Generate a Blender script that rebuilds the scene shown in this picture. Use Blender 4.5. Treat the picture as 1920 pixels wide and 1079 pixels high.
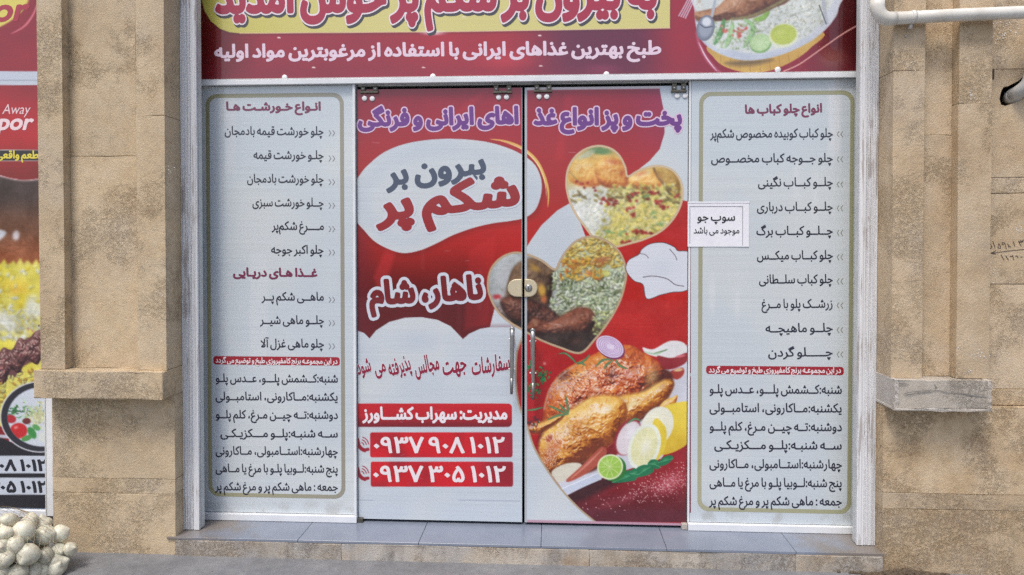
import bpy, bmesh, math, random
import numpy as np
from mathutils import Matrix, Vector

sc = bpy.context.scene
for o in list(bpy.data.objects): bpy.data.objects.remove(o)

# ------------------------------------------------------------------ camera
F_PX, DIST, YAW, PITCH, PPX, PPY = 1350.0, 3.55, math.radians(3.2), math.radians(1.0), 960.0, 474.0
CAM_H = 1.4156
cam = bpy.data.cameras.new('camera')
cam.lens = F_PX / 1920 * 36; cam.sensor_width = 36; cam.shift_y = -(539.5 - PPY) / 1920
cam.clip_start = 0.05; cam.clip_end = 300
cam_ob = bpy.data.objects.new('camera', cam); sc.collection.objects.link(cam_ob)
cam_ob.location = (0, -DIST, CAM_H); cam_ob.rotation_euler = (math.pi/2 - PITCH, 0, YAW)
sc.camera = cam_ob

# ------------------------------------------------------------------ sky, sun, exposure
SUN_EL, SUN_AZ = math.radians(62), math.radians(205)     # high, in front of the facade, veiled
w = bpy.data.worlds.new('World'); sc.world = w; w.use_nodes = True
nt = w.node_tree; nt.nodes.clear()
sky = nt.nodes.new('ShaderNodeTexSky'); sky.sky_type = 'NISHITA'; sky.sun_disc = False
sky.sun_elevation = SUN_EL; sky.sun_rotation = SUN_AZ; sky.air_density = 0.95; sky.dust_density = 3.6
bg = nt.nodes.new('ShaderNodeBackground'); bg.inputs[1].default_value = 0.125
wo = nt.nodes.new('ShaderNodeOutputWorld')
nt.links.new(sky.outputs[0], bg.inputs[0]); nt.links.new(bg.outputs[0], wo.inputs[0])
sun = bpy.data.lights.new('sun', 'SUN'); sun.energy = 1.4; sun.angle = math.radians(16); sun.color = (1, .95, .88)
sun_ob = bpy.data.objects.new('sun', sun); sc.collection.objects.link(sun_ob)
_d = Vector((math.sin(SUN_AZ)*math.cos(SUN_EL), math.cos(SUN_AZ)*math.cos(SUN_EL), math.sin(SUN_EL)))
sun_ob.rotation_euler = _d.to_track_quat('Z', 'Y').to_euler(); sun_ob.location = (0, -4, 6)
vs = sc.view_settings
vs.view_transform = 'Standard'; vs.look = 'None'; vs.gamma = 1; vs.use_curve_mapping = False; vs.exposure = 0.55
sc.cycles.use_denoising = False

# ------------------------------------------------------------------ photo pixel <-> place
FW = np.array((-math.sin(YAW)*math.cos(PITCH), math.cos(YAW)*math.cos(PITCH), -math.sin(PITCH)))
RT = np.array((math.cos(YAW), math.sin(YAW), 0)); UP = np.cross(RT, FW)
def at(u, v, Y=0.0):
    """point of the plane y=Y seen at photo pixel u,v"""
    d = FW + (u-PPX)/F_PX*RT + (PPY-v)/F_PX*UP
    t = (Y+DIST)/d[1]
    return d[0]*t, Y, CAM_H + d[2]*t
def ax(u, v, Y=0.0): return at(u, v, Y)[0]
def az(u, v, Y=0.0): return at(u, v, Y)[2]
def project(X, Y, Z):
    vx, vy, vz = X, Y+DIST, Z-CAM_H
    dd = vx*FW[0]+vy*FW[1]+vz*FW[2]
    return PPX+F_PX*(vx*RT[0]+vy*RT[1]+vz*RT[2])/dd, PPY-F_PX*(vx*UP[0]+vy*UP[1]+vz*UP[2])/dd

# ------------------------------------------------------------------ materials
def lin(c):
    c = np.asarray(c, float)/255.0
    return np.where(c <= .04045, c/12.92, ((c+.055)/1.055)**2.4)
class NT:
    def __init__(s, name):
        s.m = bpy.data.materials.new(name); s.m.use_nodes = True; s.t = s.m.node_tree; s.t.nodes.clear()
        s.out = s.n('ShaderNodeOutputMaterial'); s.p = s.n('ShaderNodeBsdfPrincipled'); s.l(s.p, 0, s.out, 0)
    def n(s, typ, **kw):
        x = s.t.nodes.new(typ)
        for k, v in kw.items(): setattr(x, k, v)
        return x
    def l(s, a, i, b, j): s.t.links.new(a.outputs[i], b.inputs[j])
    def coords(s, scale=(1, 1, 1), rnd=False):
        tc = s.n('ShaderNodeTexCoord'); mp = s.n('ShaderNodeMapping'); s.l(tc, 'Object', mp, 0)
        mp.inputs['Scale'].default_value = scale
        if rnd:
            oi = s.n('ShaderNodeObjectInfo'); mu = s.n('ShaderNodeMath', operation='MULTIPLY'); s.l(oi, 'Random', mu, 0); mu.inputs[1].default_value = 37.0
            cb = s.n('ShaderNodeCombineXYZ'); [s.l(mu, 0, cb, k) for k in range(3)]; s.l(cb, 0, mp, 'Location')
        return mp
    def noise(s, co, scale, detail=6, rough=.6, dist=0.0):
        x = s.n('ShaderNodeTexNoise'); s.l(co, 0, x, 'Vector'); x.inputs['Scale'].default_value = scale
        x.inputs['Detail'].default_value = detail; x.inputs['Roughness'].default_value = rough; x.inputs['Distortion'].default_value = dist
        return x
    def ramp(s, src, stops, out='Fac'):
        r = s.n('ShaderNodeValToRGB'); s.l(src, out, r, 0); e = r.color_ramp.elements
        while len(e) < len(stops): e.new(.5)
        for k, (p, c) in enumerate(stops):
            e[k].position = p; e[k].color = (c, c, c, 1) if isinstance(c, (int, float)) else tuple(c)+(1,)
        return r
    def mix(s, a, b, fac, mode='MIX', ai=0, bi=0, fi=0, fv=None):
        m = s.n('ShaderNodeMix', data_type='RGBA', blend_type=mode)
        if fac is None: m.inputs[0].default_value = fv
        else: s.l(fac, fi, m, 0)
        for src, idx, k in ((a, 6, ai), (b, 7, bi)):
            if isinstance(src, tuple): m.inputs[idx].default_value = src+(1,)
            else: s.l(src, k, m, idx)
        return m
    def bump(s, src, strength, dist=.01, out=0):
        b = s.n('ShaderNodeBump'); b.inputs['Strength'].default_value = strength; b.inputs['Distance'].default_value = dist
        s.l(src, out, b, 'Height'); s.l(b, 0, s.p, 'Normal'); return b

def mat_stone(name, light, mid, dark, pit=.5, grime=(.50, .43, .345), grime_amt=.40, patch=.50, streak=0.0):
    m = NT(name); co = m.coords(rnd=True)
    n1 = m.noise(co, 5.0, 10, .68, .25); n2 = m.noise(co, 30, 9, .75, .1); n3 = m.noise(co, 140, 5, .7); nb = m.noise(co, 2.6, 8, .68, .2)
    a = m.ramp(n1, [(.28, dark), (.45, mid), (.62, light), (.82, tuple(x*1.12 for x in light))])
    b = m.ramp(n2, [(.28, .80), (.46, .98), (.54, 1.02), (.72, 1.12)])
    c = m.mix(a, b, None, 'MULTIPLY', fv=.95, ai='Color', bi='Color')
    g = m.ramp(m.noise(co, 3.1, 8, .66, .15), [(.45, 0.0), (.68, grime_amt)])       # greyish crust
    c = m.mix(c, grime, g, ai=2, fi='Color')
    pn = m.noise(co, 62, 9, .80, .3)                                               # pitted, weathered patches
    pm = m.n('ShaderNodeMath', operation='MULTIPLY'); pr = m.ramp(pn, [(.47, 0.0), (.58, 1.0)]); nr = m.ramp(nb, [(patch, 0.0), (patch+.10, 1.0)])
    m.l(pr, 0, pm, 0); m.l(nr, 0, pm, 1)
    ps = m.n('ShaderNodeMath', operation='MULTIPLY'); m.l(pm, 0, ps, 0); ps.inputs[1].default_value = pit
    c2 = m.mix(c, (dark[0]*.66, dark[1]*.58, dark[2]*.50), ps, ai=2)
    sp = m.ramp(n3, [(.64, 0.0), (.74, .45)]); c3 = m.mix(c2, tuple(x*.5 for x in dark), sp, ai=2, fi='Color')
    wf = m.ramp(m.noise(co, 48, 6, .8, .5), [(.70, 0.0), (.74, .6)]); c3 = m.mix(c3, (.62, .57, .48), wf, ai=2, fi='Color')
    oi = m.n('ShaderNodeObjectInfo'); hv = m.ramp(oi, [(0, .90), (1, 1.08)], 'Random')
    c4 = m.mix(c3, hv, None, 'MULTIPLY', fv=1, ai=2, bi='Color')
    if streak:                                                                     # rain and mop streaks
        cs = m.coords((9, 9, 2.0), rnd=True); sr = m.ramp(m.noise(cs, 1.0, 6, .7), [(.50, 0.0), (.66, streak)]); c4 = m.mix(c4, (.10, .09, .08), sr, ai=2, fi='Color')
    m.l(c4, 2, m.p, 'Base Color'); m.p.inputs['Roughness'].default_value = .60
    ad = m.n('ShaderNodeMath', operation='MULTIPLY_ADD'); m.l(pm, 0, ad, 0); ad.inputs[1].default_value = -1.2; m.l(n3, 'Fac', ad, 2)
    m.bump(ad, .7, .005)
    return m.m

STONE_L = mat_stone('travertine_ochre', (.63, .495, .32), (.565, .43, .265), (.47, .34, .20), .15)
STONE_R = mat_stone('travertine_tan', (.63, .49, .325), (.56, .42, .26), (.455, .325, .195), .15)
STONE_P = mat_stone('travertine_brown', (.59, .455, .295), (.505, .37, .22), (.395, .268, .152), .30, patch=.46)
STONE_G = mat_stone('travertine_grey', (.54, .49, .415), (.48, .43, .36), (.40, .35, .285), .25)
STONE_S = mat_stone('step_stone', (.52, .47, .40), (.46, .39, .305), (.37, .265, .175), .4, (.36, .355, .35), .95, .48, .4)

def mat_plain(name, col, rough=.5, metal=0.0, var=.08, scale=20, bump=0.0, spec=.5):
    m = NT(name); co = m.coords()
    n = m.noise(co, scale, 5, .6); r = m.ramp(n, [(.3, 1-var), (.7, 1+var)])
    c = m.mix(tuple(col), r, None, 'MULTIPLY', fv=1, bi='Color'); m.l(c, 2, m.p, 'Base Color')
    m.p.inputs['Roughness'].default_value = rough; m.p.inputs['Metallic'].default_value = metal
    m.p.inputs['Specular IOR Level'].default_value = spec
    if bump: m.bump(n, bump, .003)
    return m.m
M_MORTAR = mat_plain('mortar', (.24, .21, .17), .9, 0, .2, 30)
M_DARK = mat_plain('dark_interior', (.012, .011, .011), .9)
M_BLACK = mat_plain('core_black', (.015, .015, .016), .6)
M_ALU = mat_plain('grey_aluminium', (.58, .59, .58), .45, .1, .1, 12)
M_WHITE = mat_plain('white_powder_coat', (.74, .76, .78), .35, 0, .06, 9)
M_CAP = mat_plain('white_plastic_cap', (.85, .85, .85), .35, 0, .03)
M_BRONZE = mat_plain('worn_bronze_fitting', (.13, .12, .095), .40, .7, .35, 60, .3)
M_BRASS = mat_plain('pale_brass', (.78, .68, .48), .32, .55, .06, 8)
M_STEEL = mat_plain('brushed_steel', (.46, .455, .44), .34, .9, .08, 30)
M_STEEL_D = mat_plain('dark_steel', (.30, .30, .29), .35, .9, .15, 60)
def mat_pipe():
    m = NT('painted_white_pvc'); co = m.coords(); n = m.noise(co, 9, 6, .65); n2 = m.noise(co, 60, 5, .75)
    a = m.ramp(n, [(.3, (.60, .57, .50)), (.55, (.74, .72, .66))]); d = m.ramp(n2, [(.68, 0.0), (.72, .8)])
    c = m.mix(a, (.22, .18, .14), d, ai='Color', fi='Color'); m.l(c, 2, m.p, 'Base Color'); m.p.inputs['Roughness'].default_value = .45; m.bump(n2, .15, .002); return m.m
M_PIPE = mat_pipe()
M_PIPE_G = mat_plain('grey_pvc', (.52, .52, .50), .45, 0, .15, 15)
M_GLASS = mat_plain('door_glass_edge', (.10, .14, .13), .12, 0, .05)
M_PAPER = mat_plain('paper', (.80, .80, .84), .6, 0, .03, 15)
M_PEN = mat_plain('dark_marker', (.05, .04, .035), .8, 0, .3, 90)
M_FLECK = mat_plain('white_paint_fleck', (.78, .76, .70), .7, 0, .1, 60)
M_SOIL = mat_plain('soil', (.10, .075, .05), .95, 0, .5, 90, .5)
M_NET = mat_plain('net_thread', (.34, .28, .20), .7, 0, .1)
M_SLOT_SHADE = mat_plain('slot_shade', (.09, .06, .045), .8, .2, .4, 60)  # dark tone painted for the shade inside a narrow wall slot

def mat_rail():
    m = NT('flaking_white_paint'); co = m.coords((95, 95, 3.0)); cf = m.coords((7, 7, 3.0)); cs = m.coords((330, 330, 1.0))
    n = m.noise(co, 1.0, 7, .72, .1); n2 = m.noise(cf, 1.0, 5, .65); n3 = m.noise(cs, 1.0, 4, .6)
    mm = m.n('ShaderNodeMath', operation='MULTIPLY_ADD'); m.l(n2, 'Fac', mm, 0); mm.inputs[1].default_value = .8; m.l(n, 'Fac', mm, 2)
    r = m.ramp(mm, [(.97, 0.0), (1.05, .85)], 0)
    st = m.ramp(n3, [(.36, .66), (.52, .97), (.6, 1.0)])
    a = m.mix((.78, .79, .81), st, None, 'MULTIPLY', fv=1, bi='Color')
    c = m.mix(a, (.40, .37, .35), r, ai=2, fi='Color')
    m.l(c, 2, m.p, 'Base Color'); m.p.inputs['Roughness'].default_value = .5
    m.bump(mm, .4, .002)
    return m.m
M_RAIL = mat_rail()

def mat_tile():
    m = NT('glazed_sill_tile'); co = m.coords()
    n = m.noise(co, 5, 5, .6); n2 = m.noise(co, 40, 6, .7)
    a = m.ramp(n, [(.3, (.185, .215, .275)), (.7, (.235, .265, .325))])
    d = m.ramp(n2, [(.60, 0.0), (.78, .55)])
    # dirt gathers towards both ends of the sill
    c = m.mix(a, (.24, .21, .18), d, ai='Color', fi='Color')
    sx = m.n('ShaderNodeSeparateXYZ'); m.l(co, 0, sx, 0); ad = m.n('ShaderNodeMath', operation='ADD'); m.l(sx, 0, ad, 0); ad.inputs[1].default_value = .155
    ab = m.n('ShaderNodeMath', operation='ABSOLUTE'); m.l(ad, 0, ab, 0); ma = m.n('ShaderNodeMath', operation='MULTIPLY_ADD'); m.l(m.noise(co, 7, 6, .65), 'Fac', ma, 0); ma.inputs[1].default_value = .9; m.l(ab, 0, ma, 2)
    er = m.ramp(ma, [(1.72/2.4, 0.0), (2.02/2.4, .85)], 0); hf = m.n('ShaderNodeMath', operation='DIVIDE'); m.l(ma, 0, hf, 0); hf.inputs[1].default_value = 2.4; m.l(hf, 0, er, 0)
    c = m.mix(c, (.20, .165, .13), er, ai=2, fi='Color')
    m.l(c, 2, m.p, 'Base Color'); m.p.inputs['Roughness'].default_value = .28
    m.bump(n2, .05, .002); return m.m
M_TILE = mat_tile()

def mat_concrete():
    m = NT('grey_concrete'); co = m.coords()
    n = m.noise(co, 2.2, 6, .6, .3); n2 = m.noise(co, 16, 8, .75); n3 = m.noise(co, 120, 4, .7)
    a = m.ramp(n, [(.3, (.155, .16, .17)), (.55, (.21, .215, .225)), (.75, (.27, .27, .27))])
    b = m.ramp(n2, [(.3, .72), (.7, 1.15)])
    c = m.mix(a, b, None, 'MULTIPLY', fv=.9, ai='Color', bi='Color')
    s = m.ramp(n3, [(.68, 0.0), (.78, .5)])
    c2 = m.mix(c, (.38, .37, .36), s, ai=2, fi='Color')
    m.l(c2, 2, m.p, 'Base Color'); m.p.inputs['Roughness'].default_value = .8
    ad = m.n('ShaderNodeMath', operation='ADD'); m.l(n2, 'Fac', ad, 0); m.l(n3, 'Fac', ad, 1); m.bump(ad, .5, .004)
    return m.m
M_CONC = mat_concrete()

def mat_print(name, rough, line_amt, lines=True, coat=.75):
    """printed vinyl: colours of the print from the mesh, fine horizontal ribs of the film"""
    m = NT(name); at_ = m.n('ShaderNodeAttribute', attribute_name='Col')
    co = m.coords((1.6, 1, 210)); n = m.noise(co, 1.0, 4, .6)
    cv = m.coords((7, 1, .8)); n2 = m.noise(cv, 1.0, 3, .5)
    r = m.ramp(n, [(.32, 1-line_amt), (.68, 1+line_amt*.6)]); r2 = m.ramp(n2, [(.3, .99), (.7, 1.01)])
    c = m.mix(at_, r, None, 'MULTIPLY', fv=1, ai='Color', bi='Color'); c = m.mix(c, r2, None, 'MULTIPLY', fv=1, ai=2, bi='Color')
    m.l(c, 2, m.p, 'Base Color'); m.p.inputs['Roughness'].default_value = rough
    if lines: m.bump(n, .12, .0015)
    m.p.inputs['Coat Weight'].default_value = coat; m.p.inputs['Coat Roughness'].default_value = .05; m.p.inputs['Coat IOR'].default_value = 1.5
    return m.m
M_PRINT = mat_print('printed_vinyl', .26, .075)
M_INK = mat_print('printed_lettering', .30, .05)
M_BANNER = mat_print('printed_banner_cloth', .30, .03)

def mat_onion():
    m = NT('dirty_white_onion'); co = m.coords(rnd=True); co2 = m.coords((1, 1, .25), rnd=True)
    n = m.noise(co, 1.5, 7, .72, .8); n2 = m.noise(co2, 9, 3, .5)
    d = m.ramp(n, [(.52, 0.0), (.64, .6)]); st = m.ramp(n2, [(.35, .84), (.65, 1.05)])
    a = m.mix((.70, .675, .53), st, None, 'MULTIPLY', fv=1, bi='Color')
    c = m.mix(a, (.36, .29, .215), d, ai=2, fi='Color')
    oi = m.n('ShaderNodeObjectInfo'); hv = m.ramp(oi, [(0, .78), (1, 1.12)], 'Random')
    c = m.mix(c, hv, None, 'MULTIPLY', fv=1, ai=2, bi='Color')
    m.l(c, 2, m.p, 'Base Color'); m.p.inputs['Roughness'].default_value = .36
    m.p.inputs['Subsurface Weight'].default_value = .05
    m.bump(n, .25, .006); return m.m
M_ONION = mat_onion()

# ------------------------------------------------------------------ object helpers
COL = sc.collection
def put(o, parent=None):
    COL.objects.link(o)
    if parent is not None:
        o.parent = parent
        o.matrix_parent_inverse = Matrix.Translation(parent.location).inverted()
    return o
def tag(o, label=None, cat=None, group=None, kind=None):
    for k, v in (('label', label), ('category', cat), ('group', group), ('kind', kind)):
        if v: o[k] = v
    return o
def thing(name, loc, label, cat, group=None):
    o = bpy.data.objects.new(name, None); o.location = loc; o.empty_display_size = .1
    COL.objects.link(o); return tag(o, label, cat, group)
def mesh_ob(name, V, F, mat, parent=None, smooth=False):
    me = bpy.data.meshes.new(name); me.from_pydata([tuple(map(float, v)) for v in V], [], F)
    me.materials.append(mat); me.update()
    if smooth: me.polygons.foreach_set('use_smooth', [True]*len(me.polygons))
    return put(bpy.data.objects.new(name, me), parent)
def bm_ob(name, bm, mat, parent=None, smooth=False):
    me = bpy.data.meshes.new(name); bm.to_mesh(me); bm.free(); me.materials.append(mat)
    if smooth: me.polygons.foreach_set('use_smooth', [True]*len(me.polygons))
    return put(bpy.data.objects.new(name, me), parent)
def box(name, x0, x1, y0, y1, z0, z1, mat, parent=None, bev=.0015, seg=1):
    bm = bmesh.new(); bmesh.ops.create_cube(bm, size=1)
    for v in bm.verts:
        v.co = Vector(((x0+x1)/2+v.co.x*(x1-x0), (y0+y1)/2+v.co.y*(y1-y0), (z0+z1)/2+v.co.z*(z1-z0)))
    if bev: bmesh.ops.bevel(bm, geom=list(bm.edges), offset=bev, segments=seg, affect='EDGES', profile=.6)
    return bm_ob(name, bm, mat, parent)
def slab(name, x0, x1, y0, y1, z0, z1, mat, parent, bev=.003, rough=.0012, seed=0, cuts=3):
    """stone slab with slightly chipped, uneven arrises"""
    rnd = random.Random(hash((round(x0, 3), round(z0, 3), round(y0, 3), seed)) & 0xffff)
    bm = bmesh.new(); bmesh.ops.create_cube(bm, size=1)
    for v in bm.verts:
        v.co = Vector(((x0+x1)/2+v.co.x*(x1-x0), (y0+y1)/2+v.co.y*(y1-y0), (z0+z1)/2+v.co.z*(z1-z0)))
    es = [e for e in bm.edges]
    bmesh.ops.bevel(bm, geom=es, offset=bev, segments=2, affect='EDGES', profile=.5)
    bmesh.ops.subdivide_edges(bm, edges=[e for e in bm.edges if e.calc_length() > .12], cuts=cuts, use_grid_fill=True)
    for v in bm.verts:
        if abs(v.co.y-y0) < bev*1.1:
            near = min(abs(v.co.x-x0), abs(v.co.x-x1), abs(v.co.z-z0), abs(v.co.z-z1))
            if near < bev*1.2: v.co += Vector((rnd.uniform(-1, 1), abs(rnd.gauss(0, 1)), rnd.uniform(-1, 1)))*rough
    return bm_ob(name, bm, mat, parent)
def tube(name, pts, rad, mat, parent=None, seg=20, closed_caps=True):
    pts = [Vector(p) for p in pts]; n = len(pts)
    rs = rad if isinstance(rad, (list, tuple)) else [rad]*n
    V = []; F = []; t0 = (pts[1]-pts[0]).normalized(); nrm = t0.orthogonal().normalized()
    for i, p in enumerate(pts):
        t = ((pts[min(i+1, n-1)]-pts[i]).normalized()+(pts[i]-pts[max(i-1, 0)]).normalized()).normalized()
        nrm = (nrm-t*nrm.dot(t)).normalized(); b = t.cross(nrm)
        for k in range(seg):
            a = 2*math.pi*k/seg; V.append(p+(nrm*math.cos(a)+b*math.sin(a))*rs[i])
    for i in range(n-1):
        for k in range(seg): F.append((i*seg+k, i*seg+(k+1) % seg, (i+1)*seg+(k+1) % seg, (i+1)*seg+k))
    F.append(tuple(reversed(range(seg)))); F.append(tuple(range((n-1)*seg, n*seg)))
    o = mesh_ob(name, V, F, mat, parent, True)
    fl = [True]*len(F); fl[-1] = fl[-2] = False; o.data.polygons.foreach_set('use_smooth', fl)
    return o
def disc(name, c, r, thick, mat, parent, axis='y', seg=24, dome=.0):
    """round cap facing the street (-y), softly domed"""
    prof = [(r, 0), (r, -thick*.6), (r*.86, -thick), (0.0, -thick*(1+dome))]
    V = []; F = []
    for (rr, dy) in prof[:-1]:
        for k in range(seg):
            a = 2*math.pi*k/seg; V.append((c[0]+rr*math.cos(a), c[1]+dy, c[2]+rr*math.sin(a)))
    V.append((c[0], c[1]+prof[-1][1], c[2]))
    for i in range(2):
        for k in range(seg): F.append((i*seg+k, (i+1)*seg+k, (i+1)*seg+(k+1) % seg, i*seg+(k+1) % seg))
    for k in range(seg): F.append((2*seg+k, 3*seg, 2*seg+(k+1) % seg))
    return mesh_ob(name, V, [tuple(reversed(f)) for f in F], mat, parent, True)
def extrude_profile(name, prof, z0, z1, mat, parent):
    """closed x,y outline (counter-clockwise from above) extruded upright"""
    n = len(prof); V = [(x, y, z0) for x, y in prof]+[(x, y, z1) for x, y in prof]
    F = [(k, (k+1) % n, n+(k+1) % n, n+k) for k in range(n)]+[tuple(reversed(range(n))), tuple(range(n, 2*n))]
    return mesh_ob(name, V, F, mat, parent)
def set_col(o, cols):
    me = o.data; a = me.color_attributes.new('Col', 'FLOAT_COLOR', 'POINT')
    arr = np.ones((len(me.vertices), 4), np.float32); arr[:, :3] = cols
    a.data.foreach_set('color', arr.ravel())
INK = 1.0
def flat_poly(name, pts, col, Y, parent, mat=None):
    """flat printed shape given by photo pixels on the plane y=Y"""
    bm = bmesh.new(); vs_ = [bm.verts.new(at(u, v, Y)) for u, v in pts]; f = bm.faces.new(vs_)
    f.normal_update()
    if f.normal.y > 0: f.normal_flip()
    bmesh.ops.triangulate(bm, faces=[f], ngon_method='EAR_CLIP')
    o = bm_ob(name, bm, mat or M_INK, parent); set_col(o, lin(col)*INK); return o
def round_rect(u0, v0, u1, v1, r, seg=7, skew=0.0):
    P = []
    for cx, cy, a0 in ((u1-r, v0+r, -90), (u1-r, v1-r, 0), (u0+r, v1-r, 90), (u0+r, v0+r, 180)):
        for k in range(seg+1):
            a = math.radians(a0+90*k/seg); x = cx+r*math.cos(a); P.append((x, cy+r*math.sin(a)+skew*(x-u0)/(u1-u0)))
    return P

# ------------------------------------------------------------------ lettering (Arabic script joined by hand, outlines filled by winding number)
FORMS={}
def _f(c,*h): FORMS[c]=[chr(x) for x in h]
for c,b in (('ب',0xFE8F),('ت',0xFE95),('ج',0xFE9D),('ح',0xFEA1),('خ',0xFEA5),('س',0xFEB1),('ش',0xFEB5),('ص',0xFEB9),('ض',0xFEBD),('ط',0xFEC1),('ظ',0xFEC5),('ع',0xFEC9),('غ',0xFECD),('ف',0xFED1),('ق',0xFED5),('ل',0xFEDD),('م',0xFEE1),('ن',0xFEE5),('ه',0xFEE9),('پ',0xFB56),('چ',0xFB7A),('ک',0xFB8E),('گ',0xFB92),('ی',0xFBFC)):
    _f(c,b,b+1,b+2,b+3)
for c,b in (('ا',0xFE8D),('آ',0xFE81),('د',0xFEA9),('ذ',0xFEAB),('ر',0xFEAD),('ز',0xFEAF),('و',0xFEED)):
    _f(c,b,b+1)
TAT='\u0640'
def shape(s):
    """joined presentation forms in left-to-right drawing order"""
    s=s.replace('لا','\u0001').replace('لآ','\u0002')
    lig={'\u0001':(0xFEFB,0xFEFC),'\u0002':(0xFEF5,0xFEF6)}
    def joins_next(c): return c==TAT or (c in FORMS and len(FORMS[c])==4)
    def joins_prev(c): return c==TAT or c in FORMS or c in lig
    out=[]
    for i,c in enumerate(s):
        p=i>0 and joins_next(s[i-1]) and joins_prev(c)
        n=i+1<len(s) and joins_next(c) and joins_prev(s[i+1])
        if c in lig: out.append(chr(lig[c][1 if p else 0]))
        elif c in FORMS:
            F=FORMS[c]
            out.append(F[(3 if n else 1) if p else (2 if n else 0)] if len(F)==4 else F[1 if p else 0])
        else: out.append(c)
    # reverse, keep digit runs in reading order
    res=[];run=[]
    for c in out:
        if '\u06f0'<=c<='\u06f9' : run.append(c)
        else:
            if run: res.append(''.join(run)); run=[]
            if c!='\u200c': res.append(c)
    if run: res.append(''.join(run))
    return ''.join(reversed(res))
_oc={}; _gc={}; _cu=None
def outline(ch):
    """closed outline contours of a character (em units) and its advance"""
    global _cu
    if ch in _oc: return _oc[ch]
    if _cu is None:
        c=bpy.data.curves.new('glyph_source','FONT'); _cu=bpy.data.objects.new('glyph_source',c)
        bpy.context.scene.collection.objects.link(_cu)
    def ev(b):
        _cu.data.body=b
        bpy.context.view_layer.update()
        ob=_cu.evaluated_get(bpy.context.evaluated_depsgraph_get())
        cv=ob.to_curve(bpy.context.evaluated_depsgraph_get())
        cs=[]
        for sp in cv.splines:
            P=sp.bezier_points; n=len(P); pts=[]
            for k in range(n):
                a,b2=P[k],P[(k+1)%n]
                p0,p1,p2,p3=[np.array(q[:2]) for q in (a.co,a.handle_right,b2.handle_left,b2.co)]
                straight=np.linalg.norm(p1-p0)<1e-5 and np.linalg.norm(p3-p2)<1e-5
                for t in ((0,) if straight else (0,.25,.5,.75)):
                    pts.append((1-t)**3*p0+3*t*(1-t)**2*p1+3*t*t*(1-t)*p2+t**3*p3)
            cs.append(np.array(pts))
        ob.to_curve_clear()
        return cs
    bar=max(c[:,0].max() for c in ev('|'))
    adv=max(c[:,0].max() for c in ev(ch+'|'))-bar
    _oc[ch]=(ev(ch) if ch!=' ' else [],adv)
    return _oc[ch]
def iso_mesh(sd,xs,ys,iso):
    """polygons covering sd<iso on a grid, inner cells merged into runs"""
    d=sd-iso; ins=d<0; V=[];F=[]
    H,W=d.shape
    for j in range(H-1):
        i=0
        while i<W-1:
            c=int(ins[j,i])+int(ins[j,i+1])+int(ins[j+1,i+1])+int(ins[j+1,i])
            if c==0: i+=1; continue
            if c==4:
                k=i
                while k<W-1 and ins[j,k] and ins[j,k+1] and ins[j+1,k+1] and ins[j+1,k]: k+=1
                b=len(V); V+=[(xs[i],ys[j]),(xs[k],ys[j]),(xs[k],ys[j+1]),(xs[i],ys[j+1])]; F.append((b,b+1,b+2,b+3)); i=k; continue
            q=[(i,j),(i+1,j),(i+1,j+1),(i,j+1)]; poly=[]
            for m in range(4):
                (a,b_),(e,g)=q[m],q[(m+1)%4]; da,db=d[b_,a],d[g,e]
                if da<0: poly.append((xs[a],ys[b_]))
                if (da<0)!=(db<0):
                    t=da/(da-db); poly.append((xs[a]+t*(xs[e]-xs[a]),ys[b_]+t*(ys[g]-ys[b_])))
            if len(poly)>2:
                b=len(V); V+=poly; F.append(tuple(range(b,b+len(poly))))
            i+=1
    return V,F
def glyph(ch,off=0.008,res=34):
    k=(ch,off,res)
    if k in _gc: return _gc[k]
    cs,adv=outline(ch)
    if not cs: _gc[k]=([],[],adv); return _gc[k]
    A=np.concatenate(cs); m=abs(off)+1.5/res
    x0,y0=A.min(0)-m; x1,y1=A.max(0)+m
    nx=int((x1-x0)*res)+2; ny=int((y1-y0)*res)+2
    xs=np.linspace(x0,x1,nx); ys=np.linspace(y0,y1,ny)
    X,Y=np.meshgrid(xs,ys); D=np.full(X.shape,9.); Wn=np.zeros(X.shape,int)
    for c in cs:
        n=len(c)
        for t in range(n):
            ax,ay=c[t]; bx,by=c[(t+1)%n]; ex,ey=bx-ax,by-ay; L=ex*ex+ey*ey
            if L<1e-14: continue
            u=np.clip(((X-ax)*ex+(Y-ay)*ey)/L,0,1)
            D=np.minimum(D,np.hypot(X-ax-u*ex,Y-ay-u*ey))
            cr=ex*(Y-ay)-ey*(X-ax)
            Wn+=((ay<=Y)&(by>Y)&(cr>0)).astype(int)-((ay>Y)&(by<=Y)&(cr<0)).astype(int)
    sd=np.where(Wn!=0,-D,D)
    V,F=iso_mesh(sd,xs,ys,off)
    _gc[k]=(V,F,adv); return _gc[k]

def text(name, s, left, right, h, col, Y, parent, off=.012, res=30, shear=0.0, raw=False, mat=None, yscale=1.0):
    """one printed line: baseline end points in photo pixels, h = height of an alef in pixels"""
    g = [glyph(c, off, res) for c in (s if raw else shape(s))]
    g = [(v, f, a*(.62 if not v else 1)) for v, f, a in g]
    wid = sum(a for _, _, a in g)
    A = np.array(at(*left, Y)); B = np.array(at(*right, Y)); d = B-A; W = np.linalg.norm(d); d /= W
    up = np.array((-d[2], 0, d[0])); mpp = (az(left[0], left[1], Y)-az(left[0], left[1]+10, Y))/10
    em = h/.714*mpp; sx = W/wid; V = []; F = []; x = 0.0
    for i, (v, f, a) in enumerate(g):
        b = len(V); zz = -.00012*(i % 3)
        for p in v:
            q = A+d*(p[0]+x+shear*p[1])*sx+up*p[1]*em*yscale; V.append((q[0], Y+zz, q[2]))
        F += [tuple(k+b for k in t) for t in f]; x += a
    o = mesh_ob(name, V, F, mat or M_INK, parent); set_col(o, lin(col)*INK); return o
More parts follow.
